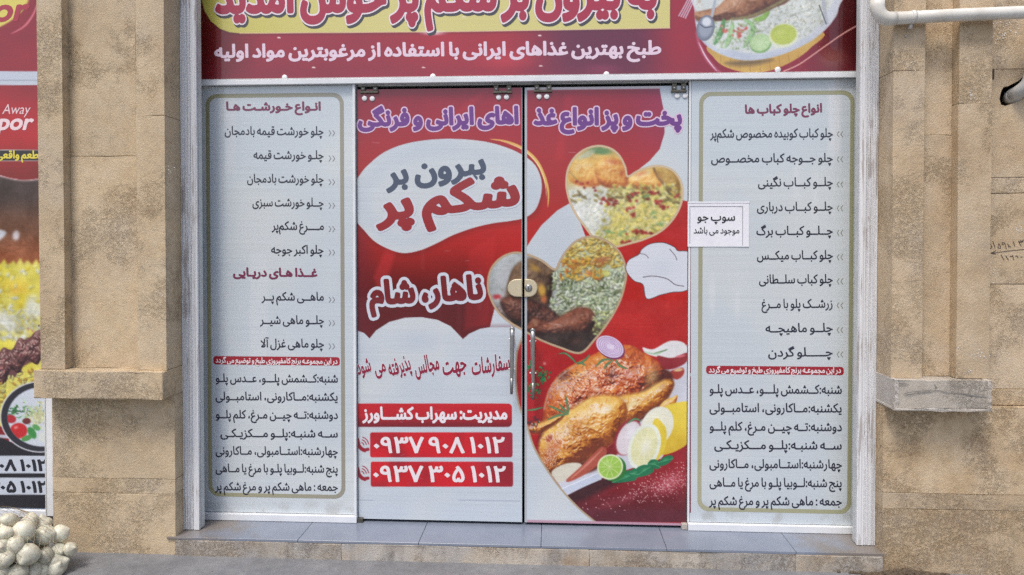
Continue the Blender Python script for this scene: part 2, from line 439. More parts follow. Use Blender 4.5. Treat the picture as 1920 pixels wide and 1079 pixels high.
def flat_w(name, pts, col, Y, parent, mat=None):
    """flat printed shape given by world x,z on the plane y=Y"""
    bm = bmesh.new(); f = bm.faces.new([bm.verts.new((x, Y, z)) for x, z in pts]); f.normal_update()
    if f.normal.y > 0: f.normal_flip()
    bmesh.ops.triangulate(bm, faces=[f], ngon_method='EAR_CLIP')
    o = bm_ob(name, bm, mat or M_INK, parent); set_col(o, lin(col)*INK); return o
def rrect_w(x0, z0, x1, z1, r, seg=8):
    P = []
    for cx, cz, a0 in ((x1-r, z1-r, 0), (x0+r, z1-r, 90), (x0+r, z0+r, 180), (x1-r, z0+r, 270)):
        for k in range(seg+1):
            a = math.radians(a0+90*k/seg); P.append((cx+r*math.cos(a), cz+r*math.sin(a)))
    return P
def ring_w(name, outer, inner, cols, Y, parent):
    n = len(outer); V = [(x, Y, z) for x, z in outer]+[(x, Y, z) for x, z in inner]
    o = mesh_ob(name, V, [(k, n+k, n+(k+1) % n, (k+1) % n) for k in range(n)], M_INK, parent)
    set_col(o, np.concatenate([lin(cols), lin(cols)])*INK); return o
def ribbons(name, lines, wid, col, Y, parent, mat=None):
    """pen strokes: polylines in photo pixels drawn with a flat nib"""
    V = []; F = []
    for k, ln in enumerate(lines):
        for (a, b) in zip(ln[:-1], ln[1:]):
            L = math.hypot(b[0]-a[0], b[1]-a[1]) or 1; nx, ny = -(b[1]-a[1])/L*wid/2, (b[0]-a[0])/L*wid/2
            ex, ey = (b[0]-a[0])/L*wid*.3, (b[1]-a[1])/L*wid*.3; i = len(V)
            for u, v in ((a[0]+nx-ex, a[1]+ny-ey), (a[0]-nx-ex, a[1]-ny-ey), (b[0]-nx+ex, b[1]-ny+ey), (b[0]+nx+ex, b[1]+ny+ey)): V.append(at(u, v, Y-.00006*(i//4 % 4)))
            F.append((i, i+1, i+2, i+3))
    o = mesh_ob(name, V, F, mat or M_INK, parent); set_col(o, lin(col)*INK); return o

# ------------------------------------------------------------------ painted print: a fine grid on the sheet, one colour for each grid point
_T = np.random.RandomState(7).rand(256, 256)
def vnoise(U, V, s, seed=0):
    x = U/s+seed*17.3; y = V/s+seed*9.1; i = np.floor(x).astype(int); j = np.floor(y).astype(int); fx = x-i; fy = y-j
    fx = fx*fx*(3-2*fx); fy = fy*fy*(3-2*fy); T = lambda a, b: _T[a % 256, b % 256]
    return (T(i, j)*(1-fx)+T(i+1, j)*fx)*(1-fy)+(T(i, j+1)*(1-fx)+T(i+1, j+1)*fx)*fy
def fbm(U, V, s, oct=4, seed=0):
    r = 0; a = .5; t = 0
    for k in range(oct): r = r+a*vnoise(U, V, s/2**k, seed+k); t += a; a *= .55
    return r/t
def sstep(a, b, x):
    t = np.clip((x-a)/(b-a), 0, 1); return t*t*(3-2*t)
def spline(P, n=8, closed=True):
    P = [np.array(p, float) for p in P]; N = len(P); out = []
    for i in range(N if closed else N-1):
        p0, p1, p2, p3 = (P[(i-1) % N], P[i], P[(i+1) % N], P[(i+2) % N]) if closed else (P[max(i-1, 0)], P[i], P[i+1], P[min(i+2, N-1)])
        for k in range(n):
            t = k/n; out.append(.5*((2*p1)+(-p0+p2)*t+(2*p0-5*p1+4*p2-p3)*t*t+(-p0+3*p1-3*p2+p3)*t**3))
    if not closed: out.append(P[-1])
    return out
class Canvas:
    def __init__(s, x0, x1, z0, z1, Y, step):
        s.Y = Y; nx = int(round((x1-x0)/step))+1; nz = int(round((z1-z0)/step))+1
        s.xs = np.linspace(x0, x1, nx); s.zs = np.linspace(z1, z0, nz)
        s.X, s.Z = np.meshgrid(s.xs, s.zs); s.U, s.V = project(s.X, Y, s.Z)
        s.C = np.zeros(s.X.shape+(3,)); s.um = s.U[nz//2]; s.vm = s.V[:, nx//2]; s.px = abs(s.um[-1]-s.um[0])/(nx-1)
        s.rnd = random.Random(5)
    def win(s, u0, v0, u1, v1, m=10):
        a = np.searchsorted(s.um, u0-m); b = np.searchsorted(s.um, u1+m); c = np.searchsorted(s.vm, v0-m); d = np.searchsorted(s.vm, v1+m)
        return slice(c, d), slice(a, b)
    def over(s, w, m, col):
        if m.size == 0: return
        if callable(col): col = col(s.U[w], s.V[w])
        col = np.asarray(col, float); m = m[..., None]; s.C[w] = s.C[w]*(1-m)+col*m
    def sd(s, P, w):
        U, V = s.U[w], s.V[w]; D = np.full(U.shape, 1e9); I = np.zeros(U.shape, bool); n = len(P)
        for k in range(n):
            ax_, ay = P[k]; bx, by = P[(k+1) % n]; ex, ey = bx-ax_, by-ay; L = ex*ex+ey*ey
            if L < 1e-9: continue
            t = np.clip(((U-ax_)*ex+(V-ay)*ey)/L, 0, 1); D = np.minimum(D, (U-ax_-t*ex)**2+(V-ay-t*ey)**2)
            if ay != by: I ^= ((ay > V) != (by > V)) & (U < (V-ay)/(by-ay)*ex+ax_)
        D = np.sqrt(D); return np.where(I, -D, D)
    def bbox(s, P, m=0):
        A = np.array(P); return s.win(A[:, 0].min(), A[:, 1].min(), A[:, 0].max(), A[:, 1].max(), 10+m)
    def poly(s, P, col, soft=None, alpha=1.0, smooth=True, clip=None, grow=0):
        Q = spline(P) if smooth else P; sf = soft or s.px; w = s.bbox(Q, sf)
        if s.U[w].size == 0: return
        m = np.clip(.5-(s.sd(Q, w)-grow)/sf, 0, 1)*alpha
        if clip is not None: m = m*clip[w]
        s.over(w, m, col)
    def mask(s, P, smooth=True, soft=None):
        Q = spline(P) if smooth else P; w = s.bbox(Q, 4); M = np.zeros(s.U.shape)
        if s.U[w].size: M[w] = np.clip(.5-s.sd(Q, w)/(soft or s.px), 0, 1)
        return M
    def line(s, P, wid, col, alpha=1.0, closed=False, smooth=True, taper=False, clip=None, soft=None):
        Q = spline(P, 8, closed) if smooth else list(P)
        if closed: Q = Q+[Q[0]]
        w = s.bbox(Q, wid); U, V = s.U[w], s.V[w]
        if U.size == 0: return
        D = np.full(U.shape, 1e9); n = len(Q)-1
        for k in range(n):
            ax_, ay = Q[k]; bx, by = Q[k+1]; ex, ey = bx-ax_, by-ay; L = ex*ex+ey*ey
            if L < 1e-9: continue
            t = np.clip(((U-ax_)*ex+(V-ay)*ey)/L, 0, 1); r = wid/2*(math.sin(math.pi*(k+.5)/n)**.7 if taper else 1)
            D = np.minimum(D, np.hypot(U-ax_-t*ex, V-ay-t*ey)-r)
        m = np.clip(.5-D/(soft or s.px), 0, 1)*alpha
        if clip is not None: m = m*clip[w]
        s.over(w, m, col)
    def ell(s, cx, cy, rx, ry, ang, col, soft=1.0, alpha=1.0, clip=None):
        """soft = fraction of the radius over which the edge fades"""
        R = max(rx, ry); w = s.win(cx-R, cy-R, cx+R, cy+R); U, V = s.U[w]-cx, s.V[w]-cy
        if U.size == 0: return
        a = math.radians(ang); x = (U*math.cos(a)+V*math.sin(a))/rx; y = (-U*math.sin(a)+V*math.cos(a))/ry
        m = 1-sstep(1-soft, 1+.02, np.hypot(x, y)); m = m*alpha
        if clip is not None: m = m*clip[w]
        s.over(w, m, col)
    def grains(s, u0, v0, u1, v1, n, ln, wd, cols, clip=None, ang=None, shade=.75, where=None):
        r = s.rnd
        for _ in range(n):
            u, v = r.uniform(u0, u1), r.uniform(v0, v1)
            if where and not where(u, v): continue
            a = r.uniform(0, 180) if ang is None else r.gauss(*ang); c = np.array(r.choice(cols))*r.uniform(.9, 1.08); k = r.uniform(.7, 1.3)
            if shade < 1: s.ell(u+.8, v+1.2, ln*k*.55, wd*.75, a, c*shade*.75, .5, .7, clip)
            s.ell(u, v, ln*k*.5, wd*.55, a, np.clip(c, 0, 255), .45, .95, clip)
    def build(s, name, parent, mat, Y=None):
        nz, nx = s.X.shape; Y = s.Y if Y is None else Y
        co = np.stack([s.X, np.full_like(s.X, Y), s.Z], -1).reshape(-1, 3).astype(np.float32)
        idx = np.arange(nz*nx).reshape(nz, nx)
        q = np.stack([idx[:-1, :-1], idx[1:, :-1], idx[1:, 1:], idx[:-1, 1:]], -1).reshape(-1, 4).astype(np.int32)
        me = bpy.data.meshes.new(name); me.vertices.add(len(co)); me.vertices.foreach_set('co', co.ravel())
        me.loops.add(q.size); me.loops.foreach_set('vertex_index', q.ravel()); me.polygons.add(len(q))
        me.polygons.foreach_set('loop_start', np.arange(0, q.size, 4, dtype=np.int32)); me.update(calc_edges=True)
        me.materials.append(mat); o = put(bpy.data.objects.new(name, me), parent)
        set_col(o, (lin(np.clip(s.C, 0, 255))*INK).reshape(-1, 3)); return o

# ------------------------------------------------------------------ the artwork printed on the doors (photo pixel coordinates)
HEART_A = [(1177, 331), (1172, 313), (1161, 292), (1145, 279), (1123, 274), (1100, 279), (1080, 293), (1066, 315), (1062, 340), (1064, 362), (1072, 387), (1085, 410), (1098, 427), (1112, 445), (1130, 456), (1152, 463),
           (1180, 457), (1210, 448), (1240, 433), (1262, 411), (1276, 385), (1280, 360), (1275, 338), (1261, 320), (1240, 312), (1220, 313), (1196, 321)]
HEART_B = [(1040, 506), (1017, 490), (995, 480), (970, 474), (948, 479), (930, 492), (918, 512), (915, 540), (922, 564), (935, 586), (955, 604), (980, 619), (1012, 637), (1050, 652), (1088, 662),
           (1115, 637), (1140, 605), (1160, 570), (1170, 540), (1174, 510), (1166, 481), (1152, 463), (1130, 449), (1105, 444), (1080, 453), (1062, 471), (1050, 490)]
CIRCLE = [(1300, 980), (1116, 979), (1087, 955), (1055, 921), (1024, 879), (1001, 838), (987, 796), (978, 775), (971, 750), (967, 710), (969, 663), (978, 635), (990, 612), (1040, 560), (1120, 500), (1200, 380), (1300, 380)]
BLOB = [(664, 350), (675, 328), (690, 310), (720, 286), (760, 270), (810, 262), (860, 261), (910, 266), (950, 277), (978, 290), (1000, 306), (1012, 327), (1016, 350), (1012, 375), (1002, 396), (983, 409), (955, 415),
        (925, 419), (890, 427), (850, 441), (820, 456), (790, 469), (760, 475), (735, 470), (705, 455), (685, 435), (664, 405)]
WH = (204, 210, 213)
GOLD = (196, 172, 138)
def mixc(a, b, t):
    t = np.asarray(t)[..., None]; return np.asarray(a, float)*(1-t)+np.asarray(b, float)*t

def paint_ground(cv):
    U, V = cv.U, cv.V
    c = mixc((148, 22, 46), (172, 30, 38), sstep(165, 320, V)); c = mixc(c, (186, 32, 28), sstep(330, 560, V)); c = mixc(c, (172, 12, 20), sstep(600, 720, V))
    c = mixc(c, (88, 9, 14), (1-sstep(880, 985, U))*sstep(430, 560, V)*.95)
    c = mixc(c, (150, 46, 92), sstep(1150, 1250, U)*(1-sstep(230, 330, V))*.55)
    c = mixc(c, (110, 30, 48), (1-sstep(671, 720, U))*sstep(300, 420, V)*.5)
    c = c*(0.93+.14*fbm(U, V, 90, 3, 2)[..., None]); cv.C[:] = c
    for P, a in (([(700, 520), (735, 440), (752, 440), (716, 560)], .35), ([(800, 250), (905, 170), (915, 172), (820, 256)], .18), ([(1040, 300), (1060, 180), (1072, 180), (1056, 300)], .15), ([(880, 470), (930, 440), (915, 610), (870, 620)], .20)):
        cv.poly(P, (226, 60, 66), 8, a, False)
def paint_hearts(cv):
    U, V = cv.U, cv.V; r = cv.rnd
    # ---- upper heart: pale rice with barberries under saffron chicken
    M = cv.mask(HEART_A)
    if M.max() > 0:
        base = mixc((226, 228, 214), (222, 208, 128), sstep(1120, 1165, U+.25*(V-390))); base = mixc(base, (226, 190, 112), 1-sstep(330, 362, V+.1*(U-1100)))
        base = base*(.86+.26*fbm(U, V, 14, 4, 3)[..., None]); w = (slice(None), slice(None)); cv.over(w, M, base)
        cv.ell(1125, 283, 30, 10, 5, (96, 140, 92), .6, .9, M); cv.ell(1098, 292, 26, 8, -30, (196, 205, 180), .5, .8, M)
        HG = [(150, 76, 40), (196, 112, 58), (222, 156, 78), (234, 190, 104), (240, 210, 134), (246, 228, 174)]
        photo_solid(cv, [(1066, 316), (1084, 300), (1112, 298), (1130, 308), (1136, 330), (1124, 348), (1092, 350), (1070, 340)], 20, 101, HG, M, .7, 8, .10, .35, soft=4)
        photo_solid(cv, [(1116, 306), (1136, 294), (1162, 300), (1176, 322), (1178, 346), (1160, 354), (1132, 350), (1118, 334)], 18, 103, HG, M, .8, 8, -.02, .35, soft=4)
        photo_solid(cv, [(1178, 338), (1200, 322), (1222, 316), (1236, 330), (1240, 348), (1218, 356), (1190, 354)], 15, 105, HG, M, .8, 7, .02, .3, soft=4)
        photo_solid(cv, [(1232, 318), (1252, 316), (1270, 332), (1276, 356), (1266, 372), (1250, 360), (1240, 340)], 13, 107, [(110, 74, 36), (160, 118, 58), (196, 160, 84), (220, 194, 120)], M, .9, 7, .05, .2, soft=4)
        cv.ell(1150, 304, 26, 8, 10, (190, 76, 52), 1, .55, M); cv.ell(1166, 326, 8, 18, -15, (190, 84, 56), 1, .5, M); cv.ell(1202, 326, 20, 6, -20, (190, 78, 54), 1, .5, M)
        cv.line([(1226, 316), (1234, 334), (1246, 346)], 4, (112, 84, 54), .8, clip=M); cv.line([(1068, 322), (1078, 334), (1090, 346)], 2, (150, 128, 90), .8, clip=M)
        cv.grains(1062, 358, 1150, 460, 330, 10, 3.2, [(236, 238, 232), (222, 228, 214), (240, 240, 226), (214, 222, 206)], M, None, .93, lambda u, v: u+.25*(v-390) < 1150)
        cv.grains(1110, 345, 1280, 462, 560, 10, 3.4, [(232, 216, 110), (222, 204, 96), (236, 228, 150), (204, 196, 104), (228, 226, 176), (188, 190, 110)], M, None, .86, lambda u, v: u+.3*(v-400) > 1130)
        cv.grains(1070, 350, 1275, 380, 60, 11, 4, [(150, 130, 70), (120, 104, 66), (206, 190, 120)], M, (10, 30), .8)
        for u, v, n, sp in ((1090, 346, 5, 6), (1106, 355, 3, 5), (1133, 376, 8, 7), (1150, 381, 7, 7), (1186, 374, 5, 6), (1195, 363, 4, 6), (1224, 361, 8, 6), (1236, 378, 9, 8), (1250, 389, 7, 6), (1178, 390, 4, 5), (1190, 404, 4, 5), (1194, 436, 9, 7), (1212, 436, 5, 6), (1172, 452, 6, 7), (1268, 366, 3, 4)):
            for _ in range(n): cv.ell(r.gauss(u, sp), r.gauss(v, sp*.45), r.uniform(3, 5), r.uniform(2, 3.2), r.uniform(-30, 30), np.array((156, 44, 44))*r.uniform(.75, 1.15), .4, .95, M)
        for u, v in ((1140, 436), (1168, 438), (1243, 420), (1210, 368), (1228, 402)):
            for _ in range(4): cv.ell(r.gauss(u, 5), r.gauss(v, 2), 6, 2.2, r.uniform(-20, 30), np.array((124, 156, 100))*r.uniform(.85, 1.15), .5, .9, M)
        cv.ell(1085, 405, 30, 36, 0, (244, 246, 246), 1, .45, M)
    if M.max() > 0: soften(cv, M, 2, 9, 7)
    cv.line(HEART_A, 4.2, GOLD, 1, True); cv.line(HEART_A, 1.2, (226, 206, 172), .8, True)
    # ---- lower heart: lamb shank, dill rice, saffron rice
    M = cv.mask(HEART_B)
    if M.max() > 0:
        w = (slice(None), slice(None))
        base = mixc((176, 182, 182), (196, 204, 168), sstep(1030, 1080, U)); base = mixc(base, (62, 40, 34), sstep(560, 620, V-.15*(U-1000)))
        base = base*(.82+.34*fbm(U, V, 22, 4, 5)[..., None]); cv.over(w, M, base)
        cv.ell(948, 515, 28, 36, 20, (188, 190, 192), .8, .9, M)
        cv.poly([(960, 510), (975, 492), (1000, 485), (1025, 497), (1040, 510), (1035, 540), (1028, 580), (1005, 600), (965, 590), (948, 560)], (92, 72, 58), 10, 1, True, M)
        photo_solid(cv, [(958, 512), (975, 492), (1000, 485), (1025, 497), (1042, 512), (1036, 545), (1028, 575), (1005, 585), (965, 580), (950, 552)], 34, 61, [(40, 28, 24), (70, 52, 42), (104, 80, 62), (140, 110, 84), (176, 150, 120)], M, .7, 9, .1, .15)
        cv.ell(1002, 503, 18, 9, 30, (176, 138, 70), .8, .85, M); cv.ell(985, 500, 14, 10, 0, (110, 90, 76), .9, .8, M); cv.ell(1016, 520, 16, 8, 40, (74, 58, 52), .9, .7, M)
        cv.ell(1016, 545, 10, 17, -10, (206, 160, 66), .7, .9, M); cv.ell(1020, 562, 9, 12, 0, (196, 112, 64), .8, .9, M)
        cv.poly([(940, 568), (958, 555), (985, 560), (1020, 572), (1046, 590), (1050, 612), (1010, 615), (960, 600)], (58, 36, 32), 8, .95, True, M)
        cv.ell(966, 572, 13, 15, 0, (124, 54, 44), .8, .9, M); cv.ell(932, 557, 12, 7, 0, (176, 40, 48), .7, .85, M)
        for _ in range(26): cv.ell(r.gauss(945, 10), r.gauss(578, 14), r.uniform(2, 4), r.uniform(1.5, 3), r.uniform(0, 180), np.array((186, 158, 148))*r.uniform(.7, 1.1), .6, .8, M)
        cv.grains(1028, 505, 1172, 640, 900, 12, 4, [(212, 222, 196), (196, 210, 182), (176, 194, 160), (226, 230, 210), (150, 168, 120), (206, 216, 170)], M, None, .52, lambda u, v: v < 600-.55*(u-1120) and u > 1036-.3*(v-520)*.2)
        cv.grains(1028, 530, 1172, 640, 110, 9, 3, [(86, 96, 60), (70, 78, 52), (110, 120, 72)], M, None, 1)
        cv.grains(1062, 446, 1165, 500, 300, 12, 4, [(230, 206, 110), (220, 190, 92), (236, 218, 140), (190, 150, 74)], M, (10, 35), .62, lambda u, v: v < 500)
        cv.grains(1050, 485, 1130, 525, 90, 11, 4, [(222, 172, 70), (204, 128, 62), (230, 196, 100)], M, None, .7)
        cv.ell(1128, 488, 26, 9, -15, (168, 104, 66), .8, .8, M); cv.ell(1106, 512, 16, 10, 30, (192, 118, 62), .9, .55, M); cv.ell(1136, 513, 12, 9, 0, (214, 210, 110), .7, .8, M)
        photo_solid(cv, [(938, 566), (960, 556), (990, 562), (1022, 574), (1048, 592), (1052, 614), (1010, 618), (960, 604)], 22, 63, LAMB, M, .9, 8, -.08, .3, soft=6)
        cv.poly([(985, 618), (1002, 598), (1030, 604), (1060, 590), (1082, 578), (1105, 580), (1116, 596), (1110, 618), (1090, 630), (1040, 632), (1010, 630)], (112, 62, 46), 7, 1, True, M)
        photo_solid(cv, [(985, 618), (1002, 598), (1030, 604), (1060, 590), (1082, 578), (1105, 580), (1116, 596), (1110, 618), (1090, 630), (1040, 632), (1010, 630)], 26, 71, [(36, 18, 16), (80, 42, 32), (118, 66, 48), (152, 92, 68), (186, 128, 100)], M, 1.0, 7, .04, .25)
        cv.poly([(1040, 604), (1075, 580), (1108, 580), (1114, 598), (1080, 612)], (150, 86, 62), 9, .3, True, M)
        for _ in range(70): cv.ell(r.uniform(990, 1112), r.uniform(588, 630), r.uniform(2, 6), r.uniform(1.2, 2.5), r.uniform(-50, 20), np.array((150, 92, 68))*r.choice([.55, .7, 1.15, 1.3]), .6, .5, M)
        cv.ell(1003, 604, 9, 6, 20, (148, 104, 80), .6, .8, M)
        cv.poly([(1000, 635), (1040, 625), (1100, 622), (1118, 630), (1088, 664), (1040, 652)], (52, 38, 34), 8, .95, True, M)
        cv.ell(1078, 640, 20, 10, 0, (96, 62, 50), .9, .5, M)
        cv.grains(1112, 585, 1160, 632, 60, 10, 3.5, [(180, 190, 120), (150, 160, 96), (204, 210, 150)], M, None, .6)
    if M.max() > 0: soften(cv, M, 1, 9, 9)
    cv.line(HEART_B, 4.2, (176, 150, 120), 1, True); cv.line(HEART_B, 1.2, (206, 184, 150), .8, True)

def ramp_cols(t, pal):
    """tone 0..1 -> colour along a palette"""
    t = np.clip(t, 0, 1)*(len(pal)-1); i = np.minimum(t.astype(int), len(pal)-2); f = (t-i)[..., None]; P = np.array(pal, float)
    return P[i]*(1-f)+P[i+1]*f
def photo_solid(cv, P, wid, seed, pal, clip=None, bump=1.0, rough=9.0, lift=0.0, spec=.5, light=(-.35, -.62, .70), soft=2.2, speccol=(250, 232, 224), warp=6):
    """a rounded thing as a camera would record it in the printed picture: tones over a bumpy swelling outline"""
    Q = spline(P); w = cv.bbox(Q, 14); U, V = cv.U[w], cv.V[w]
    if U.size == 0: return None
    sd = cv.sd(Q, w); t = np.clip(-sd/wid, 0, 1); h = np.sqrt(np.clip(1-(1-t)**2, 0, 1))*wid
    uu = U+warp*(fbm(U, V, 14, 2, seed+5)-.5)*2; vv = V+warp*(fbm(U, V, 14, 2, seed+6)-.5)*2
    d1 = fbm(uu, vv, rough, 4, seed); d2 = 1-np.abs(2*fbm(uu, vv, rough*1.6, 3, seed+2)-1)
    hh = h+bump*(d1*rough*.55+d2*rough*.35)
    gy, gx = np.gradient(hh, cv.px); n = np.stack([-gx, -gy, np.ones_like(gx)], -1); n /= np.linalg.norm(n, axis=-1, keepdims=True)
    L = np.array(light)/np.linalg.norm(light); df = np.clip((n*L).sum(-1), 0, 1); H = L+np.array((0, 0, 1)); H /= np.linalg.norm(H); sp = np.clip((n*H).sum(-1), 0, 1)**26
    tone = .06+.62*df+.42*(fbm(uu, vv, rough*4, 3, seed+9)-.5)+.30*(d1-.5)+lift
    c = ramp_cols(tone, pal); c = c*(1-spec*sp[..., None])+np.array(speccol)*spec*sp[..., None]
    m = np.clip(.5-sd/soft, 0, 1)
    if clip is not None: m = m*clip[w]
    cv.over(w, m, c); return w
def soften(cv, M, n=1, grain=5, seed=3):
    """printing blur and coarse dots over a picture area"""
    C = cv.C
    for _ in range(n):
        B = C.copy(); B[1:-1, 1:-1] = (C[1:-1, 1:-1]*4+C[:-2, 1:-1]*2+C[2:, 1:-1]*2+C[1:-1, :-2]*2+C[1:-1, 2:]*2+C[:-2, :-2]+C[2:, 2:]+C[:-2, 2:]+C[2:, :-2])/16
        C = C*(1-M[..., None])+B*M[..., None]
    g = (fbm(cv.U, cv.V, 3.2, 2, seed)-.5)*2*grain+(fbm(cv.U, cv.V, 26, 3, seed+4)-.5)*2*grain*2.4
    cv.C = C+M[..., None]*g[..., None]
ROAST = [(64, 20, 16), (124, 42, 22), (176, 70, 30), (208, 104, 42), (226, 144, 66), (238, 188, 108), (250, 226, 176)]
GOLDEN = [(110, 48, 20), (172, 94, 34), (210, 138, 54), (230, 174, 80), (240, 198, 108), (246, 220, 148), (252, 240, 204)]
LAMB = [(22, 12, 12), (44, 24, 20), (78, 42, 34), (112, 64, 48), (150, 92, 70), (190, 138, 112)]

def paint_platter(cv, M):
    """the roast chicken picture inside the big gold curve"""
    U, V = cv.U, cv.V; r = cv.rnd
    # wine-red cloth at the foot
    cl = [(1030, 905), (1090, 905), (1150, 890), (1220, 870), (1262, 850), (1300, 820), (1300, 1000), (1080, 1000)]
    cv.poly(cl, lambda u, v: mixc((150, 30, 40), (92, 22, 32), sstep(880, 965, v)), 3, 1, False, M)
    cv.poly([(1050, 925), (1125, 897), (1180, 895), (1150, 910), (1090, 940), (1070, 940)], (52, 22, 28), 12, .9, True, M)
    cv.ell(1255, 905, 50, 26, -28, (190, 96, 106), 1, .7, M); cv.ell(1160, 940, 70, 14, -20, (150, 66, 78), 1, .55, M)
    for _ in range(420):
        t = abs(r.gauss(0, .4)); u = 1289-190*t; cv.ell(u+r.uniform(-8, 8), 895+ (1289-u)*.30+r.gauss(0, 14), r.uniform(.7, 1.5), r.uniform(.7, 1.5), 0, (232, 186, 186), .5, r.uniform(.4, .95), M)
    # white dish and its rim
    cv.poly([(1205, 700), (1262, 690), (1292, 640), (1292, 790), (1240, 860), (1120, 900), (1062, 930), (1050, 912), (1030, 885), (1120, 850)], (205, 206, 216), 2, 1, False, M)
    cv.poly([(1051, 915), (1119, 886), (1128, 899), (1062, 927)], (196, 204, 220), 1.5, 1, False, M); cv.line([(1053, 917), (1120, 888)], 1.5, (236, 238, 244), 1, clip=M)
    # garlic and red onion wedges, upper right
    cv.poly([(1205, 652), (1225, 655), (1255, 640), (1280, 642), (1288, 655), (1280, 668), (1250, 672), (1215, 665)], (226, 224, 224), 2.5, 1, True, M)
    cv.poly([(1232, 668), (1260, 672), (1288, 662), (1286, 680), (1262, 692), (1245, 690)], (142, 34, 42), 2.5, 1, True, M); cv.ell(1276, 668, 14, 4, -10, (214, 120, 130), .7, .8, M)
    cv.poly([(1258, 696), (1280, 690), (1282, 702), (1270, 712), (1258, 706)], (166, 60, 50), 2.5, 1, True, M); cv.ell(1272, 694, 12, 4, -8, (222, 196, 150), .6, .9, M)
    cv.line([(1207, 660), (1230, 664), (1248, 656)], 4, (176, 200, 170), .9, taper=True, clip=M); cv.line([(1225, 663), (1245, 658), (1252, 655)], 3, (120, 150, 112), .9, taper=True, clip=M)
    # carcass
    body = [(1018, 775), (1021, 752), (1031, 726), (1050, 700), (1078, 682), (1108, 667), (1135, 655), (1168, 647), (1190, 650), (1208, 662), (1230, 675), (1244, 692), (1243, 713), (1236, 730), (1222, 752), (1200, 780), (1150, 815), (1060, 830), (1020, 812)]
    cv.poly([(1010, 850), (1016, 790), (1040, 740), (1120, 690), (1240, 690), (1262, 720), (1235, 770), (1180, 800), (1165, 830), (1150, 852), (1120, 880), (1085, 890), (1040, 890), (1020, 870)], (88, 34, 26), 6, 1, True, M)
    cv.poly([(1150, 805), (1180, 785), (1200, 790), (1160, 850), (1140, 850), (1130, 835)], (128, 30, 32), 4, 1, True, M)
    B = cv.mask(body)*M; w = (slice(None), slice(None))
    photo_solid(cv, body, 60, 11, ROAST, M, 1.35, 8, -.06, .95)
    cv.ell(1222, 706, 22, 36, 10, (226, 190, 116), .95, .6, B); cv.ell(1205, 742, 34, 16, -28, (222, 186, 112), .95, .55, B); cv.ell(1190, 668, 40, 16, 22, (196, 104, 56), 1, .5, B)
    cv.ell(1056, 706, 22, 12, -38, (70, 30, 36), 1, .6, B); cv.ell(1048, 726, 20, 14, -50, (206, 178, 190), 1, .5, B); cv.ell(1148, 704, 10, 13, 20, (66, 28, 34), 1, .6, B); cv.ell(1182, 700, 24, 11, -25, (226, 180, 172), 1, .5, B)
    for cx, cy, sx, sy, col, n, a in ((1050, 722, 17, 13, (226, 196, 204), 120, -45), (1062, 702, 18, 8, (84, 40, 50), 80, -35), (1176, 708, 20, 11, (230, 172, 168), 150, -25), (1200, 690, 16, 8, (226, 176, 160), 70, -20), (1146, 702, 8, 10, (72, 34, 44), 60, -50), (1110, 716, 22, 18, (220, 140, 104), 130, -30), (1080, 738, 16, 8, (226, 150, 96), 60, -30), (1130, 680, 30, 10, (214, 106, 56), 90, -20), (1034, 738, 8, 10, (210, 190, 204), 50, -60), (1205, 665, 18, 8, (208, 110, 58), 60, 20)):
        for _ in range(n): cv.ell(r.gauss(cx, sx), r.gauss(cy, sy), r.uniform(2, 6), r.uniform(.9, 1.9), r.gauss(a, 40), np.array(col)*r.uniform(.7, 1.15), .7, .38, B)
    cv.ell(1118, 730, 14, 7, 15, (228, 196, 172), .9, .8, B); cv.ell(1085, 738, 8, 3, 40, (240, 190, 150), .8, .8, B); cv.ell(1100, 747, 4, 3, 0, (70, 22, 20), .7, .9, B)
    cv.line([(1020, 768), (1030, 735), (1050, 706), (1080, 686)], 3, (190, 170, 176), .5, clip=B)
    # thigh and drumsticks
    for P, c0, c1, sd in (([(1110, 800), (1125, 760), (1165, 742), (1205, 735), (1230, 720), (1248, 712), (1262, 716), (1262, 728), (1248, 750), (1222, 766), (1200, 782), (1160, 805), (1130, 812)], (226, 186, 116), (182, 112, 56), 21),
                      ([(1010, 850), (1012, 828), (1022, 808), (1046, 786), (1080, 762), (1112, 744), (1150, 742), (1172, 756), (1175, 782), (1164, 806), (1150, 828), (1108, 856), (1064, 878), (1032, 888), (1016, 870)], (222, 176, 100), (176, 100, 52), 31),
                      ([(990, 806), (996, 796), (1020, 790), (1045, 778), (1060, 776), (1050, 790), (1026, 806), (1004, 814)], (224, 196, 156), (190, 140, 92), 41)):
        L = cv.mask(P, soft=2.5)*M
        cv.poly([(x-2, y-3) for x, y in P], (90, 34, 22), 12, .40, True, M)
        photo_solid(cv, P, 40 if sd == 31 else 20, sd, GOLDEN, M, 1.15, 8, -.03 if sd == 31 else -.06, .85, soft=7)
        if sd == 31:
            cv.ell(1132, 770, 28, 11, -12, (244, 232, 206), 1, .8, L); cv.ell(1055, 820, 18, 6, -30, (240, 214, 170), .9, .7, L)
            cv.ell(1108, 842, 56, 14, -30, (122, 54, 34), 1, .85, L); cv.ell(1040, 838, 34, 22, -50, (186, 92, 70), 1, .55, L); cv.ell(1060, 808, 26, 10, -38, (240, 222, 190), 1, .5, L); cv.ell(1028, 860, 20, 26, 20, (176, 92, 66), 1, .65, L); cv.ell(1085, 795, 26, 10, -35, (198, 120, 56), 1, .5, L); cv.ell(1030, 822, 12, 9, -40, (150, 40, 40), .8, .7, L)
            for _ in range(260): cv.ell(r.gauss(1030, 16), r.gauss(855, 16), r.uniform(.6, 1.6), r.uniform(.5, 1.2), r.uniform(0, 180), (238, 206, 186), .5, .75, L)
